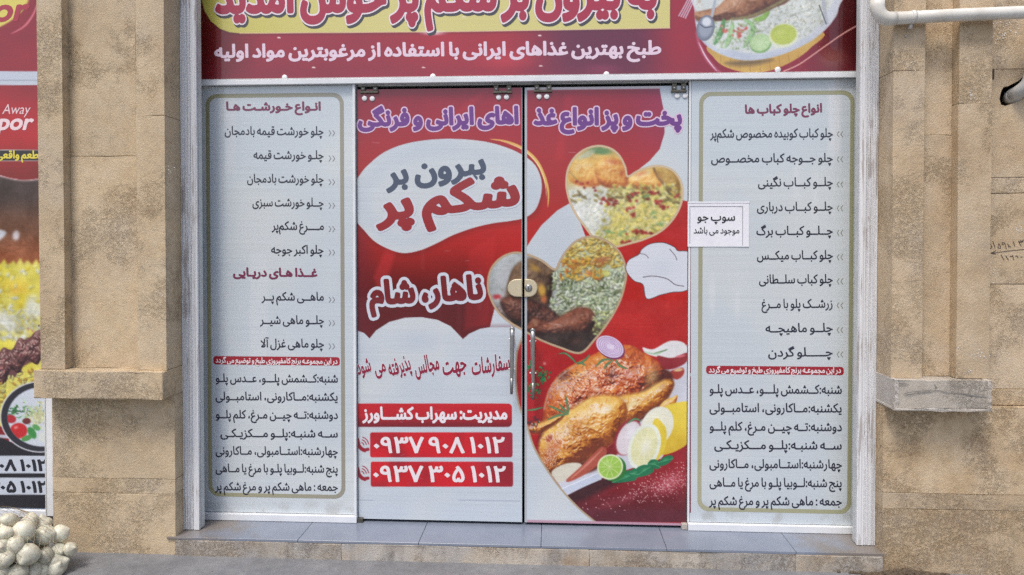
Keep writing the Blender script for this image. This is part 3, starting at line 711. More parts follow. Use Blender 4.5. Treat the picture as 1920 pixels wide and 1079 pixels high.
            for _ in range(130): cv.ell(r.gauss(1085, 30), r.gauss(808, 15), r.uniform(2, 7), r.uniform(.8, 2.2), r.gauss(-30, 35), np.array((176, 98, 42))*r.uniform(.7, 1.3), .9, .35, L)
            for _ in range(50): cv.ell(r.gauss(1046, 14), r.gauss(818, 8), r.uniform(2, 6), .9, r.gauss(70, 20), (244, 220, 206), .6, .7, L)
        if sd == 21:
            cv.ell(1185, 758, 22, 9, -28, (242, 228, 178), .9, .85, L); cv.ell(1245, 724, 12, 10, -40, (206, 150, 96), .8, .6, L); cv.ell(1212, 748, 16, 7, -35, (206, 140, 70), .9, .6, L); cv.ell(1196, 725, 20, 6, -25, (238, 222, 170), .9, .6, L)
    cv.poly([(1246, 752), (1262, 745), (1270, 742), (1266, 758), (1252, 772), (1236, 766)], (214, 160, 96), 2.5, 1, True, M)
    photo_solid(cv, [(1246, 752), (1262, 745), (1270, 742), (1266, 758), (1252, 772), (1236, 766)], 9, 51, GOLDEN, M, .4, 6)
    # left end: onions and herbs
    for _ in range(40): cv.ell(r.gauss(1000, 8), r.gauss(793, 7), r.uniform(2, 5), r.uniform(1, 3), r.uniform(0, 180), r.choice([(120, 30, 40), (70, 24, 30), (196, 150, 150), (40, 60, 40)]), .6, .8, M)
    cv.poly([(1035, 884), (1060, 870), (1086, 869), (1092, 880), (1070, 895), (1050, 905), (1042, 900)], (214, 208, 190), 2.5, 1, True, M)
    cv.poly([(1062, 900), (1088, 876), (1118, 846), (1130, 838), (1138, 848), (1126, 868), (1100, 888), (1070, 903)], (176, 84, 66), 2.5, 1, True, M); cv.line([(1070, 898), (1100, 872), (1130, 842)], 4, (222, 150, 130), .6, taper=True, clip=M)
    # white onion half, lemons
    cv.ell(1177, 820, 24, 38, 25, (150, 46, 54), .1, 1, M); cv.ell(1179, 822, 22, 36, 25, (224, 214, 218), .15, 1, M); cv.ell(1184, 812, 14, 24, 25, (238, 234, 238), .9, .8, M)
    cv.poly([(1240, 770), (1270, 755), (1296, 760), (1296, 820), (1270, 845), (1235, 852), (1222, 820)], lambda u, v: mixc((232, 206, 70), (214, 178, 52), sstep(780, 850, v)), 2, 1, True, M)
    cv.ell(1232, 800, 30, 40, 25, (232, 232, 214), .08, 1, M); cv.ell(1232, 800, 25, 34, 25, (232, 230, 206), .2, 1, M)
    cv.poly([(1225, 790), (1244, 796), (1250, 815), (1245, 845), (1228, 868), (1210, 878)], (226, 200, 62), 2, 1, True, M)
    cv.ell(1208, 838, 30, 46, 18, (232, 236, 222), .06, 1, M); cv.ell(1208, 838, 25, 40, 18, (228, 226, 176), .15, 1, M); cv.ell(1211, 838, 15, 26, 18, (240, 238, 218), .9, .8, M)
    for k in range(9):
        a = k*40+10; cv.line([(1208, 838), (1208+24*math.cos(math.radians(a)), 838+38*math.sin(math.radians(a)))], 1.6, (238, 238, 216), .55, clip=M)
    # lime and mint
    for P in ([(1148, 905), (1160, 890), (1180, 882), (1188, 890), (1192, 900), (1175, 904)], [(1190, 895), (1192, 880), (1206, 872), (1222, 874), (1226, 884), (1212, 892)], [(1214, 870), (1222, 862), (1234, 864), (1238, 876), (1230, 880), (1218, 874)], [(1234, 868), (1245, 857), (1258, 854), (1262, 860), (1252, 870), (1240, 874)], [(1180, 888), (1190, 878), (1196, 890), (1190, 900)]):
        cv.poly(P, (30, 118, 78), 1.5, 1, True, M); cx, cy = np.mean(np.array(P), 0)
        cv.ell(cx, cy-2, 9, 4, -20, (74, 160, 108), .9, .7, M); cv.line([P[0], (cx, cy), P[len(P)//2]], 1.2, (110, 184, 136), .7, clip=M)
    cv.ell(1150, 879, 25, 24, -30, (52, 120, 52), .06, 1, M); cv.ell(1144, 876, 25, 24, -30, (222, 232, 188), .06, 1, M); cv.ell(1144, 876, 22.5, 21.5, -30, (158, 200, 84), .1, 1, M)
    for k in range(10):
        a = k*36; cv.line([(1143, 876), (1143+20*math.cos(math.radians(a)), 876+20*math.sin(math.radians(a)))], 1.5, (206, 226, 150), .8, clip=M)
    cv.ell(1136, 868, 11, 8, -30, (196, 222, 140), .9, .6, M)
    # rosemary and parsley
    for Pl in ([(1047, 664), (1060, 663), (1074, 674), (1080, 682)], [(1082, 684), (1096, 676), (1106, 665)], [(1080, 681), (1090, 681), (1098, 686)], [(1117, 688), (1130, 676), (1148, 674)], [(1132, 692), (1138, 684), (1150, 675)], [(1154, 674), (1162, 686), (1177, 692)], [(1060, 740), (1064, 760), (1066, 775)], [(1028, 761), (1045, 768), (1064, 778)], [(1048, 758), (1058, 768), (1066, 777)], [(988, 770), (1003, 768), (1018, 764)], [(1026, 788), (1045, 780), (1066, 777)], [(1175, 795), (1190, 786), (1202, 790)]):
        cv.line(Pl, 4.2, (58, 104, 66), .95, taper=True, clip=M); cv.line(Pl, 1.4, (150, 186, 140), .7, taper=True, clip=M)
    for _ in range(150):
        cx, cy = r.choice([(1014, 702), (1020, 710), (997, 723), (1002, 733), (992, 688)]); cv.ell(r.gauss(cx, 6), r.gauss(cy, 6), r.uniform(1.5, 4.5), r.uniform(1, 2.5), r.uniform(0, 180), np.array((38, 130, 72))*r.uniform(.6, 1.35), .5, .9, M)
    # red onion slice
    cv.ell(1145, 653, 29, 19.5, 28, (120, 40, 86), .06, 1, M); cv.ell(1143.5, 650.5, 28, 19, 28, (214, 198, 222), .06, 1, M)
    for k, a in ((.86, .8), (.72, .8), (.58, .7), (.46, .8), (.34, .7)):
        cv.ell(1143.5+2*(1-k), 650.5, 28*k, 19*k, 28, (158, 110, 164), .05, a, M); cv.ell(1143.5+2*(1-k), 650.5, 28*k-1.1, 19*k-1.1, 28, (220, 206, 228), .06, 1, M)
    cv.ell(1021, 682, 5, 5, 0, (246, 190, 180), 1, .7, M)
    soften(cv, M, 0, 5, 5)

def paint_doors(cv):
    U, V = cv.U, cv.V; paint_ground(cv)
    wh = lambda u, v: mixc(WH, (196, 205, 213), sstep(.3, .7, fbm(u, v, 120, 3, 8)))
    cv.poly([(1232, 140), (1240, 185), (1246, 215), (1246, 250), (1237, 280), (1218, 302), (1195, 320), (1178, 335), (1200, 360), (1320, 384), (1320, 140)], wh, None, 1, False)
    cv.poly([(1074, 378), (1045, 395), (1015, 423), (996, 450), (976, 482), (966, 505), (1000, 530), (1050, 520), (1100, 450)], wh, None, 1, False)
    cv.poly([(936, 575), (927, 580), (917, 620), (1000, 640), (1000, 560)], wh, None, 1, False)
    # roast picture: red ground, then platter
    M = cv.mask(CIRCLE, False)
    # light blob with the shop name
    if cv.um[0] < 1030:
        cv.poly([(a+3, b+4) for a, b in BLOB], (70, 16, 26), 16, .35); cv.poly(BLOB, wh)
        cv.poly(BLOB, (176, 190, 206), 26, .35, grow=-14); cv.poly(BLOB, WH, 26, .8, grow=-30)
        cv.line([(918, 261), (950, 266), (980, 279), (1005, 301), (1020, 330), (1028, 360), (1027, 390)], 6, (226, 176, 92), 1, taper=True)
        cv.line([(940, 265), (980, 281), (1008, 308), (1021, 340), (1025, 372)], 2, (244, 226, 170), .9, taper=True)
    # clouds of the lower white half
    if cv.um[0] < 900:
        low = [(640, 1000), (640, 630), (672, 621), (683, 625), (693, 635), (705, 620), (730, 604), (760, 596), (790, 595), (820, 600), (845, 612), (868, 636), (880, 626), (900, 617), (917, 614), (985, 614), (985, 1000)]
        cv.poly([(a, b-3) for a, b in low], (96, 24, 34), 12, .4, False); cv.poly(low, wh, None, 1, False)
        cv.ell(780, 640, 90, 34, 0, (176, 190, 210), 1, .35)
    # outside of the gold curve
    out = [(985, 612), (978, 635), (969, 663), (967, 710), (971, 750), (978, 775), (987, 796), (1001, 838), (1024, 879), (1055, 921), (1087, 955), (1116, 979), (1116, 1000), (940, 1000), (940, 640)]
    cv.poly(out, wh, None, 1, False)
    cv.poly([(990, 612), (978, 635), (969, 663), (967, 710), (971, 750), (979, 780), (1000, 780), (1000, 600)], (176, 22, 32), None, 1, False)
    if cv.um[-1] > 1000:
        MM = M*(1-sstep(0, .01, cv.mask(out, False)))
        paint_platter(cv, MM)
    cv.line(list(reversed(out[:12])), 3.4, (178, 160, 132), 1)
    paint_hearts(cv)
    # cook's tall white hat
    hat = [(1174, 502), (1180, 488), (1198, 478), (1204, 468), (1220, 458), (1244, 456), (1264, 464), (1271, 471), (1292, 474), (1310, 500), (1300, 535), (1282, 546), (1260, 548), (1238, 553), (1213, 560), (1206, 534), (1190, 527), (1178, 514)]
    cv.poly(hat, (56, 40, 48), grow=1.1); cv.poly(hat, (214, 218, 226)); cv.ell(1240, 500, 40, 26, 0, (196, 204, 216), 1, .4)
    cv.line([(1206, 520), (1225, 518), (1250, 523), (1266, 534), (1282, 537)], 1.3, (56, 40, 48), .9); cv.line([(1256, 468), (1266, 480), (1269, 488)], 1.2, (56, 40, 48), .8); cv.line([(1200, 476), (1210, 478), (1216, 484)], 1.2, (56, 40, 48), .7)
    # red bars behind the contact lines
    bar = lambda v0, v1: (lambda u, v: mixc(mixc((196, 24, 38), (176, 26, 40), sstep(v0, v1, v)), (110, 20, 34), sstep(v0+.5*(v1-v0), v1, v)*.8))
    cv.poly(round_rect(640, 757, 960, 801, 8, 5), bar(757, 801), None, 1, False)
    bar2 = lambda u, v: mixc(mixc((206, 20, 34), (160, 26, 48), sstep(860, 961, u)), (150, 24, 40), sstep(.45, .75, fbm(u, v, 60, 2, 3)))
    cv.poly(round_rect(694, 811, 961, 858, 4, 4), bar2, None, 1, False); cv.poly(round_rect(695, 866, 962, 913, 4, 4), bar2, None, 1, False)
    for dy in (0, 54):
        cv.line([(672, 835+dy), (678, 842+dy), (684, 845+dy)], 7, (150, 24, 44), 1); cv.line([(684, 844+dy), (690, 843+dy)], 6, (150, 24, 44), 1); cv.line([(671, 824+dy), (673, 832+dy)], 5, (150, 24, 44), 1)
        for rr in (6, 11, 16): cv.line([(677+rr*math.cos(t)*.9, 836+dy-rr*math.sin(t)) for t in np.linspace(.2, 1.35, 7)], 1.7, (150, 24, 44), 1)
    rs = random.Random(31)
    for _ in range(26):
        u, v = rs.uniform(675, 1285), rs.uniform(180, 960); cv.line([(u, v), (u+rs.gauss(0, 12), v+rs.uniform(-3, 3))], 1.0, (222, 220, 224), rs.uniform(.12, .4))
    for _ in range(14):
        u = rs.uniform(680, 1280); v = rs.uniform(200, 600); cv.line([(u, v), (u+rs.uniform(-2, 2), v+rs.uniform(40, 160))], rs.uniform(2, 9), (226, 200, 204), rs.uniform(.04, .10), soft=6)
    # white selvedge along the foot and edges
    cv.line([(671, 938), (700, 938.5)], 1, (120, 130, 150), .6); cv.line([(860, 938), (975, 940)], 1, (120, 130, 150), .6)

def paint_banner(cv):
    U, V = cv.U, cv.V; r = cv.rnd
    c = mixc((104, 16, 18), (150, 30, 48), sstep(378, 520, U)); c = mixc(c, (166, 32, 46), sstep(640, 860, U)); c = mixc(c, (92, 30, 62), sstep(940, 1080, U)*(1-sstep(1180, 1290, U))*.85)
    c = mixc(c, (146, 30, 50), sstep(1230, 1330, U)); c = mixc(c, (74, 12, 16), sstep(1480, 1600, U)); c = mixc(c, (130, 40, 62), sstep(90, 150, V)*.4); cv.C[:] = c*(.92+.16*fbm(U, V, 120, 3, 4)[..., None])
    cv.ell(950, 112, 90, 26, 0, (206, 60, 72), 1, .5); cv.ell(1130, 130, 50, 14, 0, (150, 60, 90), 1, .5); cv.ell(1560, 110, 46, 34, 0, (150, 96, 80), 1, .6)
    yel = [(372, -250), (378, 0), (383, 20), (395, 40), (412, 54), (430, 61), (450, 63), (850, 60), (1256, 53), (1257, -250)]
    cv.poly([(a, b+2) for a, b in yel], (60, 20, 20), 8, .5, False); cv.poly(yel, lambda u, v: mixc((206, 196, 96), (214, 204, 128), sstep(400, 700, u)), None, 1, False)
    cv.line([(450, 63), (850, 60), (1256, 53)], 1.5, (236, 200, 170), .8, smooth=False)
    cv.ell(812, 62, 34, 7, 0, (250, 240, 236), 1, .8)
    # glow line, board, dish
    cv.line([(1305, 60), (1312, 85), (1325, 110), (1342, 130), (1352, 136)], 6, (216, 150, 176), .6, taper=True, soft=5); cv.line([(1310, 80), (1324, 108), (1344, 134)], 2, (252, 230, 240), .9, taper=True)
    cv.line([(1470, 134), (1500, 120), (1540, 92), (1580, 64), (1608, 48)], 2.2, (232, 176, 166), .95)
    cv.poly([(1328, 85), (1338, 108), (1356, 124), (1385, 134), (1415, 137), (1450, 131), (1490, 113), (1520, 90), (1540, 60), (1400, 60)], lambda u, v: mixc((196, 150, 74), (214, 180, 96), fbm(u, v, 30, 3, 2)), None)
    for k in range(9): cv.line([(1352+18*k, 105), (1350+19*k, 138-abs(k-4)*3)], 1, (150, 106, 48), .6)
    cv.poly([(1360, 118), (1400, 113), (1450, 112), (1420, 122), (1380, 124)], (110, 90, 66), 8, .8)
    dish = [(1303, -60), (1302, 20), (1304, 45), (1310, 67), (1322, 84), (1342, 98), (1370, 109), (1400, 114), (1440, 110), (1480, 98), (1520, 78), (1546, 58), (1563, 38), (1573, 15), (1580, -60)]
    cv.poly(dish, lambda u, v: mixc((206, 212, 222), (190, 198, 212), sstep(60, 110, v))); D = cv.mask(dish)
    cv.poly([(1310, 30), (1325, 80), (1380, 96), (1430, 100), (1500, 76), (1540, 40), (1555, -40), (1310, -40)], (214, 220, 216), 4, 1, True, D)
    cv.grains(1400, -40, 1550, 75, 420, 9, 2.8, [(226, 232, 226), (214, 220, 210), (232, 234, 222), (206, 214, 200)], D, None, .95, lambda u, v: v < 92-.35*(u-1420))
    cv.grains(1440, -40, 1545, 70, 60, 4, 1.6, [(130, 130, 90), (150, 130, 100), (170, 160, 110)], D, None, 1)
    cv.poly([(1301, 24), (1345, 14), (1400, -40), (1500, -60), (1482, -2), (1450, 16), (1410, 34), (1375, 38), (1345, 40), (1312, 42)], lambda u, v: mixc((176, 122, 86), (132, 92, 66), sstep(.4, .65, fbm(u, v, 16, 4, 6))), 1.5, 1, False, D)
    photo_solid(cv, [(1301, 24), (1345, 14), (1400, -40), (1500, -60), (1482, -2), (1450, 16), (1410, 34), (1375, 38), (1345, 40), (1312, 42)], 30, 81, [(84, 50, 36), (128, 84, 58), (166, 116, 82), (194, 146, 108), (216, 176, 140)], D, .8, 6, .05, .3)
    cv.grains(1302, -40, 1440, 42, 260, 6, 1.6, [(206, 156, 116), (106, 74, 52), (190, 120, 84), (150, 110, 80)], D*.5, None, 1, lambda u, v: v < 42-.30*max(0, u-1380))
    cv.line([(1372, 36), (1410, 30), (1460, 6), (1490, -12)], 5, (150, 150, 96), .7, clip=D)
    for Pl, cc in (([(1358, 36), (1352, 60), (1340, 84)], (104, 160, 100)), ([(1374, 42), (1370, 66), (1360, 90)], (166, 206, 146)), ([(1396, 36), (1412, 50), (1406, 72), (1394, 90)], (160, 204, 140)), ([(1412, 38), (1430, 34), (1442, 22)], (140, 180, 84))):
        cv.line(Pl, 10, np.array(cc)*.78, 1, taper=True, clip=D); cv.line([(a-1, b) for a, b in Pl], 8, cc, 1, taper=True, clip=D)
    for u, v in ((1362, 54), (1388, 62), (1394, 54), (1384, 66)):
        for _ in range(5): cv.ell(r.gauss(u, 4), r.gauss(v, 4), 4.5, 2.8, r.uniform(0, 180), np.array((206, 96, 82))*r.uniform(.85, 1.15), .5, .9, D)
    cv.grains(1335, 38, 1425, 92, 110, 6, 2.4, [(190, 216, 160), (160, 196, 130), (214, 226, 190)], D, None, .85)
    cv.ell(1426, 82, 21, 18, -15, (120, 166, 96), .06, 1, D); cv.ell(1425, 80, 20, 17, -15, (186, 214, 160), .1, 1, D)
    for k in range(8): cv.line([(1425, 80), (1425+17*math.cos(k*.785), 80+15*math.sin(k*.785))], 1.2, (206, 226, 186), .8, clip=D)
    cv.ell(1469, 67, 28, 23, -8, (222, 228, 200), .05, 1, D); cv.ell(1469, 65, 26, 20, -8, (186, 200, 92), .12, 1, D); cv.ell(1462, 60, 14, 8, -8, (206, 216, 130), 1, .6, D)
    soften(cv, D, 1, 6, 3)
    cv.line([(1335, 30), (1341, 0), (1352, -60)], 5, (176, 182, 194), 1); cv.ell(1323, 53, 17, 25, 12, (120, 126, 140), .05, 1); cv.ell(1323, 52, 15.5, 23.5, 12, (156, 164, 178), .4, 1); cv.ell(1325, 41, 10, 10, 0, (226, 230, 236), .4, .9); cv.line([(1313, 46), (1322, 52), (1335, 50)], 2, (60, 64, 74), .8)
    cv.line([(1540, -40), (1546, 20), (1550, 44)], 7, (186, 192, 202), 1); cv.line([(1536, 10), (1549, 45)], 2, (80, 86, 96), .9)
    for k in range(4): cv.line([(1273+4*k, 30+1.5*k), (1290+4*k, -2), (1296+4*k, -30)], 2, (214, 190, 206), 1)
    for u, v in ((523, 71), (588, 127), (794, 127), (606, 36), (870, 32), (1012, 67), (1014, 124)): cv.ell(u, v, 4.5, 1.4, 0, (246, 226, 220), .4, .9)

def paint_neighbour(cv):
    U, V = cv.U, cv.V; r = cv.rnd
    c = mixc((146, 16, 28), (180, 20, 28), sstep(150, 230, V)); c = mixc(c, (132, 24, 30), sstep(250, 330, V)); cv.C[:] = c*(.92+.16*fbm(U, V, 40, 3, 4)[..., None])
    cv.ell(-60, 0, 122, 72, -8, (140, 40, 30), .1, 1); cv.ell(-62, -3, 120, 70, -8, (222, 208, 96), .04, 1)
    cv.line([(20, 64), (45, 50), (62, 28), (70, 5)], 4, (226, 130, 140), .8, taper=True)
    cv.poly([(-300, 134), (200, 134), (200, 160), (-300, 160)], (196, 204, 216), None, 1, False); cv.line([(-300, 151), (200, 151)], 2, (150, 158, 170), .8, smooth=False)
    # picture of rice and meat below the white curve
    pic = [(-300, 318), (-60, 312), (0, 330), (30, 337), (60, 338), (120, 325), (120, 800), (-300, 800)]
    cv.poly(pic, lambda u, v: mixc(mixc((64, 48, 48), (110, 72, 54), sstep(360, 430, v)), (150, 84, 52), sstep(430, 495, v)), None, 1, False); P = cv.mask(pic, False)
    cv.line([(-300, 318), (-60, 313), (0, 330), (30, 337), (60, 338), (120, 326)], 2.2, (236, 214, 214), 1)
    cv.poly([(-8, 432), (12, 436), (-2, 452), (-20, 454)], (214, 222, 232), 3, .9, True, P); cv.ell(30, 442, 9, 13, 10, (206, 206, 214), .6, .9, P)
    for _ in range(40): cv.line([(r.uniform(-40, 78), r.uniform(440, 490)) for _ in range(1)]+[(r.uniform(40, 78), r.uniform(430, 480))], 1, (206, 130, 96), .25, clip=P)
    cv.poly([(-300, 495), (-20, 498), (-6, 490), (0, 496), (8, 486), (14, 497), (26, 489), (30, 496), (38, 484), (44, 495), (52, 488), (60, 497), (68, 486), (74, 496), (120, 490), (120, 800), (-300, 800)], lambda u, v: mixc((226, 214, 70), (214, 206, 120), fbm(u, v, 30, 3, 5)), 3, 1, False, P)
    cv.ell(28, 540, 40, 22, 0, (236, 178, 60), 1, .6, P); cv.ell(10, 605, 50, 26, 20, (226, 230, 220), .7, .9, P); cv.ell(62, 580, 24, 34, 0, (222, 226, 206), .7, .9, P); cv.ell(40, 570, 14, 26, 10, (230, 210, 60), .8, .8, P)
    cv.grains(-60, 498, 96, 640, 130, 14, 5, [(238, 226, 90), (226, 206, 60), (236, 232, 150), (228, 232, 214)], P, None, .85); cv.grains(-40, 580, 96, 640, 130, 11, 4, [(230, 234, 226), (216, 222, 206), (206, 200, 150)], P, None, .85); soften(cv, P, 2, 8, 21)
    cv.C[:] = cv.C*(1-P[..., None])+P[..., None]*cv.C*(.88+.22*fbm(U, V, 24, 4, 33))[..., None]
    cv.ell(6, 600, 40, 24, 20, (232, 234, 226), .9, .55, P); cv.ell(58, 575, 20, 30, 10, (228, 230, 214), .9, .5, P); cv.ell(30, 530, 40, 16, 0, (240, 222, 84), 1, .6, P)
    cv.poly([(-300, 690), (0, 662), (40, 640), (75, 625), (120, 615), (120, 668), (70, 676), (40, 690), (10, 712), (-300, 760)], (104, 66, 66), 4, 1, True, P)
    photo_solid(cv, [(-120, 712), (-40, 690), (-8, 668), (6, 652), (22, 656), (36, 634), (52, 640), (66, 622), (90, 616), (130, 600), (130, 660), (84, 668), (70, 684), (50, 676), (36, 700), (20, 694), (8, 722), (-14, 716), (-60, 744)], 14, 91, [(44, 22, 26), (82, 46, 46), (116, 74, 70), (150, 108, 104), (206, 176, 176)], P, 1.3, 8, .0, .6)
    for _ in range(90):
        u = r.uniform(-30, 80); cv.ell(u, 668-.45*(u-20)+r.gauss(0, 14), r.uniform(2, 6), r.uniform(1.5, 3), r.uniform(0, 180), np.array((116, 76, 76))*r.choice([.5, .75, 1.2, 1.7]), .6, .7, P)
    cv.grains(-40, 690, 96, 760, 160, 11, 4.5, [(206, 206, 130), (222, 216, 110), (196, 190, 120), (190, 150, 60)], P, None, .78, lambda u, v: v > 700-.5*u+14)
    # black foot with a round dish of vegetables
    cv.poly([(-300, 805), (0, 820), (40, 838), (120, 840), (120, 1000), (-300, 1000)], (24, 24, 32), None, 1, False); cv.line([(-300, 803), (0, 818), (20, 826)], 6, (196, 206, 220), .9)
    cv.ell(76, 782, 76, 67, 0, (226, 228, 234), .02, 1); cv.ell(76, 782, 74, 65, 0, (40, 40, 50), .02, 1); cv.ell(80, 782, 66, 56, 0, (204, 212, 222), .03, 1); D = cv.mask([(80+66*math.cos(a), 782+56*math.sin(a)) for a in np.linspace(0, 6.28, 30)[:-1]])
    for _ in range(90): cv.ell(r.gauss(60, 14), r.gauss(776, 10), r.uniform(2, 8), 1.5, r.gauss(40, 30), np.array((140, 180, 110))*r.uniform(.6, 1.3), .6, .7, D)
    for _ in range(120): cv.ell(r.gauss(74, 12), r.gauss(782, 9), r.uniform(2, 5), r.uniform(2, 4), 0, np.array((206, 206, 160))*r.uniform(.85, 1.12), .6, .7, D)
    for _ in range(40): cv.ell(r.gauss(25, 8), r.gauss(770, 5), r.uniform(2, 6), 2, r.uniform(-40, 40), np.array((60, 120, 70))*r.uniform(.6, 1.3), .6, .8, D)
    cv.ell(20, 786, 12, 9, 10, (176, 40, 50), .3, 1, D); cv.ell(50, 790, 9, 7, 0, (110, 46, 50), .3, 1, D); cv.ell(35, 808, 18, 16, 0, (196, 36, 40), .2, 1, D); cv.ell(30, 802, 7, 5, -20, (240, 150, 140), .9, .8, D)
    cv.ell(60, 812, 14, 8, 60, (60, 140, 70), .3, 1, D); cv.ell(50, 822, 12, 6, -20, (80, 150, 76), .3, 1, D); cv.ell(68, 802, 10, 6, 30, (90, 160, 90), .4, 1, D); cv.ell(82, 820, 12, 11, 0, (214, 220, 214), .3, 1, D); cv.ell(86, 803, 8, 8, 0, (210, 216, 206), .3, 1, D)
    for v0, v1 in ((855, 888), (896, 928)): cv.poly([(-300, v0), (120, v0), (120, v1), (-300, v1)], (200, 208, 220), None, 1, False)
    cv.poly([(-300, 278), (120, 282), (120, 302), (-300, 304)], (34, 28, 32), None, 1, False); cv.line([(-300, 280), (75, 282)], 1.3, (222, 206, 200), .9, smooth=False); cv.line([(-300, 304), (75, 302)], 1.3, (222, 206, 200), .9, smooth=False)

# ================================================================== SETTING
GZ = -0.088                                              # pavement level; the sill tiles are z = 0
XL, XR = -1.796, 1.493                                   # reveal faces of the two pilasters
Y_ST, Y_PL, Y_LG, Y_RC = -.296, -.230, -.336, -.243      # strip, plinth, ledge and recess fronts
TOP = 3.35
def grid_ground():
    bm = bmesh.new(); bmesh.ops.create_grid(bm, x_segments=90, y_segments=60, size=1)
    for v in bm.verts:
        x = v.co.x; y = v.co.y
        v.co.x = x*3 + 45*max(0, abs(x)-.75)*(1 if x > 0 else -1); v.co.y = .3-3*(1-y)/2-(40*max(0, -y-.7))
        n = math.sin(v.co.x*5.1)*.3+math.sin(v.co.y*7.7+v.co.x*2)*.3
        v.co.z = GZ+n*.003*(1 if v.co.y < -.26 else 0)
    return bm
tag(bm_ob('pavement', grid_ground(), M_CONC, None, True), kind='structure')
# dark shop behind the doors: only the gaps show it
bm = bmesh.new(); bmesh.ops.create_cube(bm, size=1)
for v in bm.verts: v.co = Vector((-.16+v.co.x*3.7, .86+v.co.y*1.6, 1.55+v.co.z*3.3))
bmesh.ops.delete(bm, geom=[f for f in bm.faces if f.calc_center_median().y < .1], context='FACES')
tag(bm_ob('shop_interior', bm, M_DARK), kind='structure')

# ---- entrance step: tiled sill on a stone riser
step = thing('entrance_step', (-.15, -.24, GZ), 'low stone step with bluish glazed tiles along the shop front', 'step')
YS = -.242
cuts = [XL-.04]+[ax(u, 1000, -.12) for u in (574, 793, 1015, 1243, 1477)]+[XR+.006]
for a, b in zip(cuts[:-1], cuts[1:]):
    box('tile', a+.0012, b-.0012, YS+.004, .06, -.012, 0, M_TILE, step, .0008)
box('bedding', XL-.045, XR+.005, YS+.02, .07, GZ-.05, -.013, M_MORTAR, step, 0)
rc = [XL+.0005, ax(640, 1040, YS), ax(1105, 1040, YS), ax(1492, 1040, YS), XR-.0005]
for a, b in zip(rc[:-1], rc[1:]): slab('riser_stone', a+.001, b-.001, YS, YS+.02, GZ-.03, -.0135, STONE_S, step, .0025, .002)

# ---- stone pilasters
def zrow(v, u=200, Y=Y_PL): return az(u, v, Y)
def pilaster(side):
    if side == 'L':
        t = thing('stone_pilaster', (-2.1, -.2, GZ), 'fluted beige travertine pilaster with plain ledge, beside the onion sack', 'pilaster')
        M = STONE_L; x0, x1 = -2.408, XL
        a1 = ax(118, 300, Y_ST); b0 = ax(255, 300, Y_ST); u = 200
        rows_a = [.807, TOP]; rows_c = [.807, az(200, 293, Y_RC), TOP]; rows_b = [.807, az(280, 217, Y_ST), TOP]
        strips = [(x0, a1, rows_a), (b0, x1, rows_b)]; rec = (a1, b0)
        led = (-2.416, XL+.002); plin = [(-2.345, XL+.0008, [GZ, az(200, 925), az(200, 897), .676])]
        plin = [(ax(98, 860, Y_PL), XL+.0008, [GZ-.02, az(200, 925, Y_PL), az(200, 897, Y_PL), .677])]
        core = (-2.33, XL-.012)
    else:
        t = thing('stone_pilaster', (1.7, -.2, GZ), 'fluted beige travertine pilaster with chipped grey ledge under the white pipe', 'pilaster')
        M = STONE_R; x0, x1 = XR, 1.910; u = 1750
        b1 = ax(1733, 300, Y_ST); a0 = ax(1797, 300, Y_ST)
        strips = [(x0, b1, [.807, az(1700, 133, Y_ST), TOP]), (a0, x1, [.807, az(1830, 194, Y_ST), TOP])]; rec = (b1, a0)
        rows_c = [.807, az(1750, 253, Y_RC), TOP]
        led = (XR-.002, 1.897); plin = []; core = (XR+.012, 1.905)
    for xa, xb, rows in strips:
        for za, zb in zip(rows[:-1], rows[1:]): slab('stone_strip', xa, xb, Y_ST, -.06, za+.0008, zb-.0008, M, t, .0018)
    for za, zb in zip(rows_c[:-1], rows_c[1:]): slab('recessed_slab', rec[0]+.0005, rec[1]-.0005, Y_RC, -.15, za+.0008, zb-.0008, M, t, .0015)
    for xa, xb, rows in plin:
        for za, zb in zip(rows[:-1], rows[1:]): slab('plinth_slab', xa, xb, Y_PL, -.06, za+.0008, zb-.0008, M, t, .002)
    if side == 'L': slab('ledge', led[0], led[1], Y_LG, -.10, .677, .8065, M, t, .005, .0028, 0, 9)
    else:
        lg = slab('ledge', led[0]+.001, led[1], Y_LG, -.10, .684, .8065, STONE_G, t, .003, .002)
        e = .016
        for nm, q in (('ledge_edge', (led[0], led[0]+e, .677, .808)), ('ledge_edge', (led[1]-e, led[1]+.002, .680, .808)), ('ledge_foot', (led[0]-.002, led[1]+.003, .672, .684))):
            slab(nm, q[0], q[1], Y_LG-.004, -.11, q[2], q[3], M_CHALK, lg, .002, .003, 0, 7)
    if side == 'R':
        ribbons('crack', [[(1694, 740), (1704, 736), (1722, 734), (1742, 733), (1762, 733), (1776, 737), (1792, 738), (1810, 739), (1830, 743), (1851, 746)], [(1686, 720.5), (1704, 720.5)], [(1752, 722), (1757, 727), (1753, 729)]], 1.3, (92, 88, 88), Y_LG-.0012, lg, M_CRACK)['kind'] = 'stuff'
        ribbons('crack', [[(1686, 719.6), (1698, 719.8)], [(1698, 741.5), (1722, 737.5), (1745, 735.5)], [(1812, 741.5), (1840, 745)]], 1.6, (60, 58, 58), Y_LG-.0009, lg, M_CRACK)['kind'] = 'stuff'
    box('core', core[0], core[1], -.14, .5, GZ-.02, TOP-.003, M_MORTAR, t, 0)
    return t
M_GRIT = mat_plain('grit', (.30, .27, .23), .9, 0, .5, 40)
M_CRACK = mat_plain('stone_crack', (.20, .19, .18), .9, 0, .3, 60)
M_CHALK = mat_stone('chalky_stone', (.56, .53, .48), (.50, .46, .41), (.40, .35, .30), .5)
pil_l = pilaster('L'); pil_r = pilaster('R')

